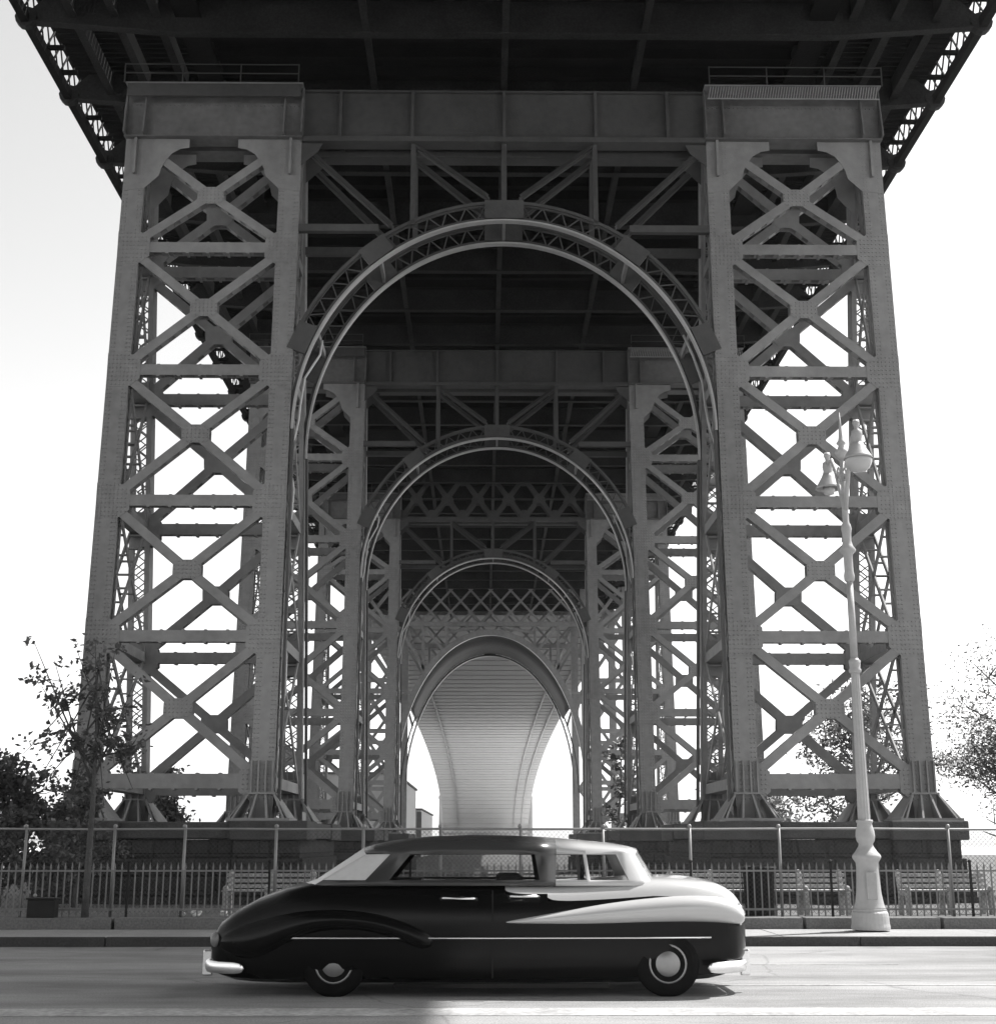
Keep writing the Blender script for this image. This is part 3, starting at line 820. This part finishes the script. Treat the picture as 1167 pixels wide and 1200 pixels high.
def paper(x, y, s, label):
    me = bmesh.new(); bmesh.ops.create_icosphere(me, subdivisions=2, radius=s)
    rr = random.Random(int(x*100))
    for v in me.verts: v.co *= rr.uniform(.6, 1.25); v.co.z *= .75
    d = bpy.data.meshes.new('paper_scrap'); me.to_mesh(d); me.free(); d.materials.append(PAPER)
    o = bpy.data.objects.new('paper_scrap', d); COL.objects.link(o); o.location = (x, y, gz(y)+s*.6)
    tag(o, label, 'paper', 'crumpled paper by the railing')
paper(-5.25, 25.95, .11, 'largest crumpled white paper scrap behind the railing')
paper(-5.5, 26.0, .06, 'small white paper scrap touching the largest crumpled one')
paper(-4.75, 26.0, .08, 'middling white paper scrap nearest the bench beyond the car tail')

# ------------------------------------------------------------------ street lamp
lamp = empty('street_lamp', (6.57, 24.12, .17), 'pale ornate cast iron street lamp with two hanging luminaires', 'street lamp')
m = MB(); m.lathe([(.325, 0), (.325, .05), (.315, .1), (.31, .22), (.3, .28), (.27, .31), (.28, .34)], 28)
m.build('plinth', LAMPP, lamp, smooth=False, bevel=.01)
m = MB(); m.lathe([(.27, .34), (.255, .37), (.235, .45), (.21, .6), (.195, .8), (.185, 1.0), (.19, 1.1), (.215, 1.14), (.235, 1.17), (.245, 1.2), (.235, 1.23), (.19, 1.28), (.15, 1.34), (.125, 1.38),
                   (.12, 1.42), (.15, 1.46), (.165, 1.55), (.155, 1.64), (.13, 1.72), (.125, 1.76), (.145, 1.79), (.14, 1.82)], 32)
m.build('base', LAMPP, lamp, smooth=True)
m = MB(); m.box(-.09, .09, -.236, -.2, .5, .95); m.build('access_door', LAMPP, lamp, bevel=.01)
m = MB(); m.lathe([(.112, 1.82), (.1, 2.6), (.088, 3.6), (.078, 4.35)], 24, flute=.09); m.build('fluted_shaft', LAMPP, lamp)
m = MB(); m.lathe([(.078, 4.35), (.105, 4.37), (.11, 4.42), (.09, 4.45), (.1, 4.52), (.105, 4.58), (.08, 4.6), (.07, 4.62)], 24)
m.lathe([(.068, 4.62), (.06, 6.0)], 20, flute=.08)
m.lathe([(.06, 6.0), (.09, 6.03), (.095, 6.12), (.08, 6.2), (.08, 6.42), (.085, 6.5), (.14, 6.56), (.15, 6.59), (.1, 6.66), (.075, 6.75), (.08, 6.9), (.095, 6.98), (.08, 7.06), (.058, 7.1), (.055, 7.6), (.075, 7.62), (.075, 7.68), (.05, 7.72), (.045, 8.5)], 20)
m.build('upper_shaft', LAMPP, lamp, smooth=True)
m = MB(); m.lathe([(.05, 8.3), (.08, 8.34), (.13, 8.42), (.07, 8.5), (.05, 8.56), (.09, 8.6), (.05, 8.66), (.04, 8.72), (.028, 8.9), (.006, 9.2)], 14); m.build('finial', LAMPP, lamp, smooth=True)
for k, e in enumerate((-1, 1)):
    pts = [(0, 0, 7.3), (0, e*.25, 7.75), (0, e*.5, 8.22), (0, e*.75, 8.5), (0, e*.95, 8.5), (0, e*1.05, 8.36)]
    m = MB(); m.tube(pts, [.045, .042, .038, .036, .035, .035], 8)
    cx = [(0, e*(.12+.16*t*cos(t*9)), 7.95+.16*t*sin(t*9)) for t in [i/16 for i in range(17)]]
    m.tube(cx, .022, 6)
    m.tube([(0, e*(.3+.13*t*cos(t*8+2)), 8.12+.13*t*sin(t*8+2)) for t in [i/14 for i in range(15)]], .02, 6)
    m.tube([(0, e*.06, 7.9), (.02, e*.3, 8.02), (-.02, e*.55, 8.25)], .025, 6)
    arm = m.build('arm', LAMPP, lamp, smooth=True)
    c = (0, e*1.05, 0)
    m = MB(); m.lathe([(.03, 8.7), (.055, 8.72), (.065, 8.66), (.04, 8.6), (.035, 8.56), (.09, 8.52), (.1, 8.44), (.085, 8.36), (.1, 8.3), (.12, 8.24)], 16, c); m.build('lamp_neck', LAMPP, lamp, smooth=True)
    m = MB(); m.lathe([(.1, 8.3), (.125, 8.24), (.17, 8.16), (.235, 8.05), (.26, 8.01), (.25, 8.0), (.225, 8.03), (.15, 8.14), (.08, 8.22)], 26, c); m.build('lamp_shade', LAMPP, lamp, smooth=True)
    if e < 0:
        m = MB(); m.lathe([(.24, 8.02), (.235, 7.94), (.195, 7.85), (.12, 7.78), (0, 7.76)], 24, c); m.build('glass_bowl', GLOBE, lamp, smooth=True)
    else:
        m = MB(); m.lathe([(.1, 8.1), (.12, 8.0), (.09, 7.9), (0, 7.87)], 16, c); m.build('bulb', GLOBE, lamp, smooth=True)

# ------------------------------------------------------------------ trees
def tree(x, y, h, spread, n, leaf, mat, label, name='tree', bark=None, lean=(0, 0), low=.3, group='trees round the bridge foot', rt=.1, seed=1, clusters=None, limbs=9, nclump=60):
    rr = random.Random(seed); z0 = gz(y)-.05
    t = empty(name, (x, y, z0), label, 'tree', group)
    m = MB(); tips = []
    P = [Vector((lean[0]*k*k, lean[1]*k, h*.86*k)) + Vector((rr.uniform(-.04, .04)*h*.2*k, 0, 0)) for k in [i/7 for i in range(8)]]
    m.tube(P, [rt*(1-.8*i/7) for i in range(8)], 8); tips.append(P[-1]); tips.append(P[-2])
    for i in range(limbs):
        k = low+(.95-low)*i/max(1, limbs-1); j = min(6, int(k*7)); b = P[j].lerp(P[j+1], k*7-j)
        a = rr.uniform(0, 2*pi); ln = spread*(1.05-.5*k)*rr.uniform(.6, 1.1)
        if clusters: 
            c = Vector(clusters[i % len(clusters)]); e = c
        else: e = b+Vector((cos(a)*ln, sin(a)*ln, ln*rr.uniform(.25, .8)))
        mid = b.lerp(e, .5)+Vector((0, 0, -.06*ln))
        m.tube([b, mid, e], [rt*.45*(1.1-k*.6), rt*.3*(1.1-k*.6), rt*.08], 5)
        tips += [e, mid.lerp(e, .5), mid]
        for _ in range(3):
            s = b.lerp(e, rr.uniform(.4, .9)); q = s+Vector((rr.uniform(-1, 1), rr.uniform(-1, 1), rr.uniform(-.2, .8)))*spread*.33
            m.tube([s, s.lerp(q, .5)+Vector((0, 0, -.03*spread)), q], [rt*.16, rt*.1, rt*.04], 4); tips += [q, s.lerp(q, .6)]
    m.build('trunk', bark or BARK, t, smooth=True)
    c = MB(); sub = []
    for _ in range(nclump):
        p = rr.choice(tips); sub.append((p+Vector((rr.gauss(0, .13), rr.gauss(0, .13), rr.gauss(0, .12)))*spread, rr.uniform(.10, .26)*spread))
    for i in range(n):
        p, s = rr.choice(sub)
        q = p+Vector((rr.gauss(0, 1), rr.gauss(0, 1), rr.gauss(0, .7)))*s*.62
        u = Vector((rr.gauss(0, 1), rr.gauss(0, 1), rr.gauss(0, .8))).normalized(); w = u.orthogonal().normalized()
        L = leaf*rr.uniform(.6, 1.3)
        c.add([tuple(q-u*L*.5), tuple(q+w*L*.28), tuple(q+u*L*.5), tuple(q-w*L*.28)], [(0, 1, 2, 3)])
    c.build('crown', mat, t, fix=False)
    return t
tree(-6.98, 24.95, 5.5, .9, 1400, .12, LEAFD, 'slender leaning sapling with sparse leaves on the stone step', 'sapling', rt=.07, low=.48, seed=5, lean=(-.05, 0), limbs=20, nclump=130,
     clusters=[(-.9,.1,4.6),(-1.25,0,4.9),(.55,.2,4.2),(-1.0,-.2,4.1),(.3,-.3,4.7),(.75,.1,3.1),(-.75,.2,3.5),(-.2,.2,5.0),(.5,0,3.6),(-.6,-.2,2.9),(.6,.2,2.6),(-.9,0,2.4),(.2,.3,3.0),(-.5,.1,4.8),(.65,.2,2.3),(.2,0,2.0),(-.4,.1,2.1),(-1.1,.1,2.3),(-1.3,0,2.9),(.4,-.2,2.7)], group=None)
tree(-14.9, 43.5, 4.6, 2.0, 6500, .2, LEAFD, 'dark bushy tree hugging the outer corner of the nearest masonry pier', rt=.16, low=.1, seed=11, limbs=14, nclump=130)
tree(-17.6, 41, 5.0, 2.4, 6500, .2, LEAFD, 'broad dark tree at the frame edge beside the bushes', rt=.18, low=.1, seed=12, limbs=14, nclump=130)
tree(-12.4, 43, 3.9, 1.4, 3600, .17, LEAFD, 'short dark rounded shrub in front of the ribbed shoe and pier cap', 'shrub', rt=.08, low=.2, seed=13, limbs=12, nclump=80)
tree(-18.2, 78, 6.5, 2.6, 3000, .3, LEAFM, 'distant tree seen below the bottom strut beside the ribbed foot of an outer column', rt=.16, low=.2, seed=14)
tree(-14.5, 95, 7.2, 2.6, 2600, .32, LEAFM, 'distant tree seen below the bottom strut midway between two columns', rt=.16, low=.2, seed=15)
tree(23.2, 57, 11.0, 4.2, 24000, .15, LEAFL, 'tall pale leafed tree rising beside the outer column behind the lamp', rt=.22, low=.2, seed=21, bark=BARK, limbs=34, nclump=260)
tree(24.8, 50, 6.5, 3.4, 9000, .13, LEAFL, 'low pale tree spreading at the frame edge under the tall pale one', rt=.18, low=.15, seed=22, limbs=24)
tree(20.4, 74, 11.0, 4.6, 7000, .28, LEAFL, 'pale tree seen through the braces of the nearest tower, behind the lamp', rt=.2, low=.2, seed=23, limbs=14, nclump=110)
tree(17.2, 92, 8.0, 3.4, 5000, .34, LEAFL, 'smaller pale tree deeper behind the braces near the inner column', rt=.18, low=.2, seed=24)
tree(8.6, 90, 10.5, 1.3, 1500, .3, LEAFL, 'thin pale tree standing against the inner legs of the second and third towers', rt=.14, low=.25, seed=25, bark=BARKL, lean=(.5, 0), limbs=12)

# ------------------------------------------------------------------ the car
K = .0092
def cx(px): return (px-567)*K
def cz(py): return (1171-py)*K
car = empty('vintage_sedan', (-.07, 16.25, 0), 'large vintage sedan with black body and sunlight painted pale over its front passing in the road', 'car')
SN = {}
ST = [(249,1112,.50,1132),(253,1100,.62,1142),(262,1088,.74,1150),(280,1075,.81,1155),(305,1062,.86,1157),(340,1050,.89,1158),(375,1043,.90,1158),(420,1042,.905,1158),(480,1043,.91,1158),(540,1044,.91,1158),(600,1044,.91,1158),
      (650,1044,.91,1158),(690,1043,.905,1158),(735,1040,.895,1158),(775,1037,.88,1157),(815,1038,.85,1156),(842,1041,.81,1154),(862,1046,.76,1150),(874,1053,.70,1143),(882,1061,.61,1136),(888,1070,.50,1130),(892,1081,.36,1123),(893,1090,.2,1116)]
FR = [0, .06, .16, .3, .474, .56, .64, .74, .825, .9, .955, .985, 1.0, 1.015, 1.025]
WF = [.62, .90, .955, .985, .998, 1.0, 1.0, .99, .965, .92, .85, .76, .62, .35, 0]
rows = []
for px, zt, w, zb in ST:
    pts = []
    for fr, wf in zip(FR, WF): pts.append((cx(px), w*wf, cz(zb)+(cz(zt)-cz(zb))*fr))
    ring = [(x, -y, z) for x, y, z in pts]+[(x, y, z) for x, y, z in pts[-2::-1]]
    rows.append(ring)
hull = MB(); pale = MB(); n = len(rows[0])
def pale_face(i, k):  # upper front faces that take the painted-in sunlight
    kk = k if k < n//2 else n-2-k
    return ST[i][0] >= 650 and kk >= 8 or ST[i][0] >= 600 and kk >= 9
for i in range(len(rows)-1):
    for k in range(n-1):
        q = [rows[i][k], rows[i][k+1], rows[i+1][k+1], rows[i+1][k]]
        (pale if pale_face(i, k) else hull).add(q, [(0, 1, 2, 3)])
    hull.add([rows[i][n-1], rows[i][0], rows[i+1][0], rows[i+1][n-1]], [(0, 1, 2, 3)])
hull.add(rows[0], [tuple(range(n))]); hull.add(rows[-1], [tuple(range(n))])
def weld(o, sub=1):
    bm = bmesh.new(); bm.from_mesh(o.data); bmesh.ops.remove_doubles(bm, verts=bm.verts, dist=1e-4); bmesh.ops.recalc_face_normals(bm, faces=bm.faces); bm.to_mesh(o.data); bm.free()
    for p in o.data.polygons: p.use_smooth = True
    if sub:
        md = o.modifiers.new('sub', 'SUBSURF'); md.levels = sub; md.render_levels = sub
    return o
body = weld(hull.build('body', PAINTD, car), 0)
hood = weld(pale.build('hood', PAINTL, car), 2); hood['label'] = 'glossy hood and front door tops with sunlight painted pale'
WH = [(400, 1), (790, 1)]
cut = MB()
for px, _ in WH:
    c = (cx(px), cz(1133))
    cut.prism([(c[0]+.41*cos(2*pi*k/32), c[1]+.41*sin(2*pi*k/32)) for k in range(32)], -1.2, -.66)
    cut.prism([(c[0]+.41*cos(2*pi*k/32), c[1]+.41*sin(2*pi*k/32)) for k in range(32)], .66, 1.2)
cutter = cut.build('cutter', PAINTD)
md = body.modifiers.new('b', 'BOOLEAN'); md.object = cutter; md.operation = 'DIFFERENCE'; md.solver = 'EXACT'
dg = bpy.context.evaluated_depsgraph_get(); me = bpy.data.meshes.new_from_object(body.evaluated_get(dg))
body.modifiers.clear(); body.data = me; bpy.data.objects.remove(cutter)
for p in me.polygons: p.use_smooth = True
if hasattr(me, 'set_sharp_from_angle'): me.set_sharp_from_angle(angle=radians(38))
# fender pontoons
def pontoon(name, top, bot, side, mat, bulge=.1, w0=.8):
    m = MB(); rows = []
    for (px, t), (_, b), (_, w) in zip(top, bot, side):
        r = []; zc, hh = (cz(t)+cz(b))/2, (cz(t)-cz(b))/2
        for k in range(14):
            a = 2*pi*k/14; r.append((cx(px), w-bulge+(bulge+.04)*cos(a), zc+hh*sin(a)))
        rows.append(r)
    return m, rows
for s in (-1, 1):
    T = [(592,1087),(620,1081),(660,1074),(700,1067),(750,1061),(800,1057),(840,1057),(866,1061),(880,1068),(886,1078)]
    B = [(592,1089),(620,1091),(660,1092),(700,1092),(750,1090),(800,1088),(840,1088),(866,1090),(880,1092),(886,1088)]
    W = [(592,.89),(620,.905),(660,.92),(700,.93),(750,.935),(800,.93),(840,.915),(866,.88),(880,.82),(886,.72)]
    m, rows = pontoon('front_fender', T, B, W, PAINTL, .12)
    m.grid([[(x, s*y, z) for x, y, z in r] for r in rows], True); m.add([(x, s*y, z) for x, y, z in rows[0]], [tuple(range(14))]); m.add([(x, s*y, z) for x, y, z in rows[-1]], [tuple(range(14))])
    weld(m.build('front_fender', PAINTL, car), 2)
    T = [(258,1103),(275,1090),(310,1078),(360,1071),(410,1070),(460,1076),(500,1088),(520,1100)]
    B = [(258,1118),(275,1130),(310,1140),(360,1102),(410,1096),(460,1102),(500,1125),(520,1118)]
    W = [(258,.70),(275,.82),(310,.90),(360,.94),(410,.95),(460,.94),(500,.925),(520,.905)]
    m, rows = pontoon('rear_fender', T, B, W, PAINTD, .14)
    m.grid([[(x, s*y, z) for x, y, z in r] for r in rows], True); m.add([(x, s*y, z) for x, y, z in rows[0]], [tuple(range(14))]); m.add([(x, s*y, z) for x, y, z in rows[-1]], [tuple(range(14))])
    weld(m.build('rear_fender', PAINTD, car), 2)
    # chrome strip, handle, sill
    m = MB(); m.tube([(cx(px), s*w, cz(1105 if px > 330 else 1107)) for px, w in ((285,.845),(340,.905),(420,.925),(540,.925),(660,.925),(760,.91),(842,.835))], .012, 6); m.build('side_moulding', CHROME, car, smooth=True)
    m = MB(); m.tube([(cx(524), s*.895, cz(1061)), (cx(528), s*.94, cz(1060)), (cx(562), s*.94, cz(1060.5)), (cx(566), s*.9, cz(1061))], .016, 6); m.build('door_handle', CHROME, car, smooth=True)
    m = MB(); m.tube([(cx(604), s*.895, cz(1059)), (cx(607), s*.94, cz(1058)), (cx(636), s*.94, cz(1058)), (cx(639), s*.9, cz(1059))], .016, 6); m.build('door_handle', CHROME, car, smooth=True)
    m = MB(); m.box(cx(470), cx(720), *sorted((s*.80, s*.87)), cz(1161), cz(1156)); m.build('sill', PAINTD, car)
    m = MB(); m.box(-.008, .008, *sorted((s*.912, s*.9165)), cz(1150), cz(1052)); m.build('door_seam', PAINTD, car, loc=(cx(585), 0, 0))
    # lamps
    m = MB(); m.ball((0, 0, 0), .095, 8); o = m.build('headlight', GLOBE, car, smooth=True, loc=(cx(876), s*.66, cz(1080)))
    m = MB(); m.lathe([(.11, -.02), (.12, .0), (.11, .02), (.095, .0)], 18); q = m.build('headlight_ring', CHROME, o, smooth=True); q.rotation_euler = (0, pi/2, 0); q.location = (.03, 0, 0)
    m = MB(); m.ball((0, 0, 0), .06, 8, 1.3); m.build('tail_lamp', REDL, car, smooth=True, loc=(cx(258), s*.7, cz(1108)))
# bumpers
for nm, px, sg in (('rear_bumper', 243, -1), ('front_bumper', 889, 1)):
    m = MB(); rows = []
    for i in range(17):
        a = -1+2*i/16; y = a*.9; x = cx(px)-sg*.5*abs(a)**5
        rows.append([(x+sg*.035*cos(t), y, cz(1139)+.066*sin(t)) for t in [2*pi*k/10 for k in range(10)]])
    m.grid(rows, True); m.add(rows[0], [tuple(range(10))]); m.add(rows[-1], [tuple(range(10))])
    b = weld(m.build(nm, CHROME, car), 1)
    for y in (-.38, .38):
        m = MB(); m.box(-.05, .06, y-.035, y+.035, -.12, .16); m.build('bumper_guard', CHROME, b, bevel=.02, loc=(cx(px), 0, cz(1139)))
# grille
m = MB()
for k in range(5): m.tube([(cx(884)-.09*abs(a)**2, a*.5, cz(1090+k*7)) for a in [i/5-1 for i in range(11)]], .016, 6)
m.build('grille', CHROME, car, smooth=True)
# wheels
for px, _ in WH:
    for s in (-1, 1):
        w = empty('wheel', (cx(px), s*.765, cz(1134.5))); w.parent = car; w.rotation_euler = (pi/2, 0, 0)
        m = MB(); m.lathe([(.21, -.09), (.27, -.1), (.325, -.085), (.345, -.04), (.345, .04), (.325, .085), (.27, .1), (.21, .09)], 36); m.build('tyre', RUBBER, w, smooth=True)
        m = MB(); m.lathe([(.0, -.06), (.2, -.06), (.215, -.085), (.215, .085), (.2, .06), (0, .06)], 30); m.build('rim', PAINTD, w, smooth=True)
        m = MB(); m.lathe([(.2, .02), (.205, .034), (.185, .03), (.165, .012), (.15, .02), (.12, .036), (.05, .046), (0, .048)], 28, (0, 0, .06 if s < 0 else -.125)); m.build('hubcap', HUBM, w, smooth=True)
# greenhouse
cols = [(372,432),(400,446),(428,462),(456,486),(500,512),(560,560),(610,604),(642,636),(660,662),(698,694),(702,698),(750,734),(764,746),(777,758)]
def topz(px):
    P = [(430,1003),(446,998),(462,994),(486,990.5),(512,988.5),(560,987),(604,987.5),(640,989),(662,990.5),(700,993.5),(735,997),(758,1003)]
    for (a, za), (b, zb) in zip(P, P[1:]):
        if a <= px <= b: return za+(zb-za)*(px-a)/(b-a)
    return P[0][1] if px < P[0][0] else P[-1][1]
ZR = [1046, 1040, 1011]
def sidept(c, row):                      # row 0 belt, 1 sill, 2 window head
    t = (1046-ZR[row])/(1046-1011.); px = cols[c][0]+(cols[c][1]-cols[c][0])*t
    e = min(c, len(cols)-1-c); wb = .80 if e > 1 else (.70, .77)[e]
    wt = .635 if e > 1 else (.56, .61)[e]
    py = ZR[row]
    if row == 2: py = max(topz(cols[c][1])+8, 1010)
    return (cx(px), wb+(wt-wb)*t**1.2, cz(py))
def roofpt(c, k, m=6):                   # from head k=0 to centre k=m
    hx, hw, hz = sidept(c, 2); zt = cz(topz(cols[c][1])); a = k/m*pi/2
    return (hx + (0.05*sin(a) if c > 11 else -.05*sin(a) if c < 2 else 0), hw*cos(a)**.85 if k < m else 0, hz+(zt-hz)*sin(a)**.8)
NC = len(cols); SPL = 8
dark, light = MB(), MB()
for c in range(NC-1):
    tgt = dark if c < SPL else light
    for s in (-1, 1):
        S_ = lambda p: (p[0], s*p[1], p[2])
        tgt.add([S_(sidept(c,0)), S_(sidept(c+1,0)), S_(sidept(c+1,1)), S_(sidept(c,1))], [(0,1,2,3)])
        if c in (0,1,3,4,5,6,8,10): pass
        else: tgt.add([S_(sidept(c,1)), S_(sidept(c+1,1)), S_(sidept(c+1,2)), S_(sidept(c,2))], [(0,1,2,3)])
        for k in range(6): tgt.add([S_(roofpt(c,k)), S_(roofpt(c+1,k)), S_(roofpt(c+1,k+1)), S_(roofpt(c,k+1))], [(0,1,2,3)])
for mb, nm, mt in ((dark, 'roof', PAINTG), (light, 'windshield_frame', PAINTL)):
    o = weld(mb.build(nm, mt, car), 0)
    md = o.modifiers.new('sol', 'SOLIDIFY'); md.thickness = .03; md.offset = -1
    if nm != 'roof': o['label'] = 'front roof and windshield pillars with sunlight painted pale'
for s in (-1, 1):
    for cs in ((3,4,5,6), (8,), (10,)):
        m = MB()
        for c in cs:
            q = [sidept(c,1), sidept(c+1,1), sidept(c+1,2), sidept(c,2)]
            m.add([(x, s*(y-.012), z) for x, y, z in q], [(0,1,2,3)])
        m.build('side_window', GLASS, car)
    m = MB()
    for c in (0, 1):
        q = [sidept(c,1), sidept(c+1,1), sidept(c+1,2), sidept(c,2)]
        m.add([(x, s*(y-.006), z) for x, y, z in q], [(0,1,2,3)])
    m.build('rear_quarter_glass', QUART, car)
for c, sg, nm, gm in ((0, -1, 'rear_window', QUART), (NC-1, 1, 'windshield', GLASS)):
    m = MB(); rows = []
    for r in (0, 1, 2):
        x, y, z = sidept(c, r); b = .2-.07*r
        rows.append([(x+sg*b*(1-a*a), a*y, z+(0 if r < 2 else (roofpt(c,6)[2]-z)*(1-a*a))) for a in [i/6-1 for i in range(13)]])
    m.grid(rows); m.build(nm, gm, car, smooth=True)
# cabin floor and seats
m = MB(); m.box(cx(455), cx(500), -.62, .62, cz(1110), cz(1040)); m.build('rear_seat', SEATM, car, bevel=.04)
m = MB(); m.box(cx(590), cx(622), -.62, .62, cz(1110), cz(1034)); m.build('front_seat', SEATM, car, bevel=.05)
m = MB(); m.tube([(cx(700)+.06*cos(t)*.4, .33+.2*cos(t), cz(1045)+.17*sin(t)) for t in [2*pi*k/20 for k in range(21)]], .015, 6); m.build('steering_wheel', SEATM, car, smooth=True)

# ------------------------------------------------------------------ haze
hz = MB(); hz.box(-1600, 1600, -1450, 1600, -4.5, 48)
hm = bpy.data.materials.new('haze_air'); hm.use_nodes = True; nt = hm.node_tree; nt.nodes.clear()
o = nt.nodes.new('ShaderNodeOutputMaterial'); v = nt.nodes.new('ShaderNodeVolumePrincipled')
v.inputs['Color'].default_value = (.97, .97, .97, 1); v.inputs['Density'].default_value = .00022; v.inputs['Anisotropy'].default_value = .2
nt.links.new(v.outputs[0], o.inputs['Volume'])
tag(hz.build('haze', hm), kind='stuff')

# ------------------------------------------------------------------ light, sky, camera
EL, AZ = radians(56.4), radians(60)        # azimuth from +Y toward +X
W = bpy.data.worlds.new('World'); S.world = W; W.use_nodes = True; nt = W.node_tree
bg = nt.nodes['Background']
sky = nt.nodes.new('ShaderNodeTexSky'); sky.sky_type = 'NISHITA'; sky.sun_disc = False
sky.sun_elevation = EL; sky.sun_rotation = AZ; sky.dust_density = 1.2; sky.air_density = 1.0
bw = nt.nodes.new('ShaderNodeRGBToBW'); nt.links.new(sky.outputs[0], bw.inputs[0]); nt.links.new(bw.outputs[0], bg.inputs['Color'])
bg.inputs['Strength'].default_value = .13
sd = bpy.data.lights.new('sun', 'SUN'); sd.energy = 3.0; sd.angle = radians(.55); sd.color = (1, .985, .97)
so = bpy.data.objects.new('sun', sd); COL.objects.link(so)
dv = Vector((cos(EL)*sin(AZ), cos(EL)*cos(AZ), sin(EL)))
so.rotation_euler = dv.to_track_quat('Z', 'Y').to_euler(); so.location = (60, 20, 60)

cd = bpy.data.cameras.new('camera'); co = bpy.data.objects.new('camera', cd); COL.objects.link(co)
co.location = (0, 0, 1.6); co.rotation_euler = (radians(90+13.64), 0, -radians(.574))
cd.sensor_fit = 'HORIZONTAL'; cd.sensor_width = 36; cd.lens = 1600/1167*36; cd.clip_end = 5000; cd.clip_start = .1
S.camera = co
S.view_settings.view_transform = 'Standard'; S.view_settings.look = 'None'; S.view_settings.gamma = 1; S.view_settings.use_curve_mapping = False
S.view_settings.exposure = 1.4
S.cycles.max_bounces = 6; S.cycles.diffuse_bounces = 1; S.cycles.transparent_max_bounces = 12
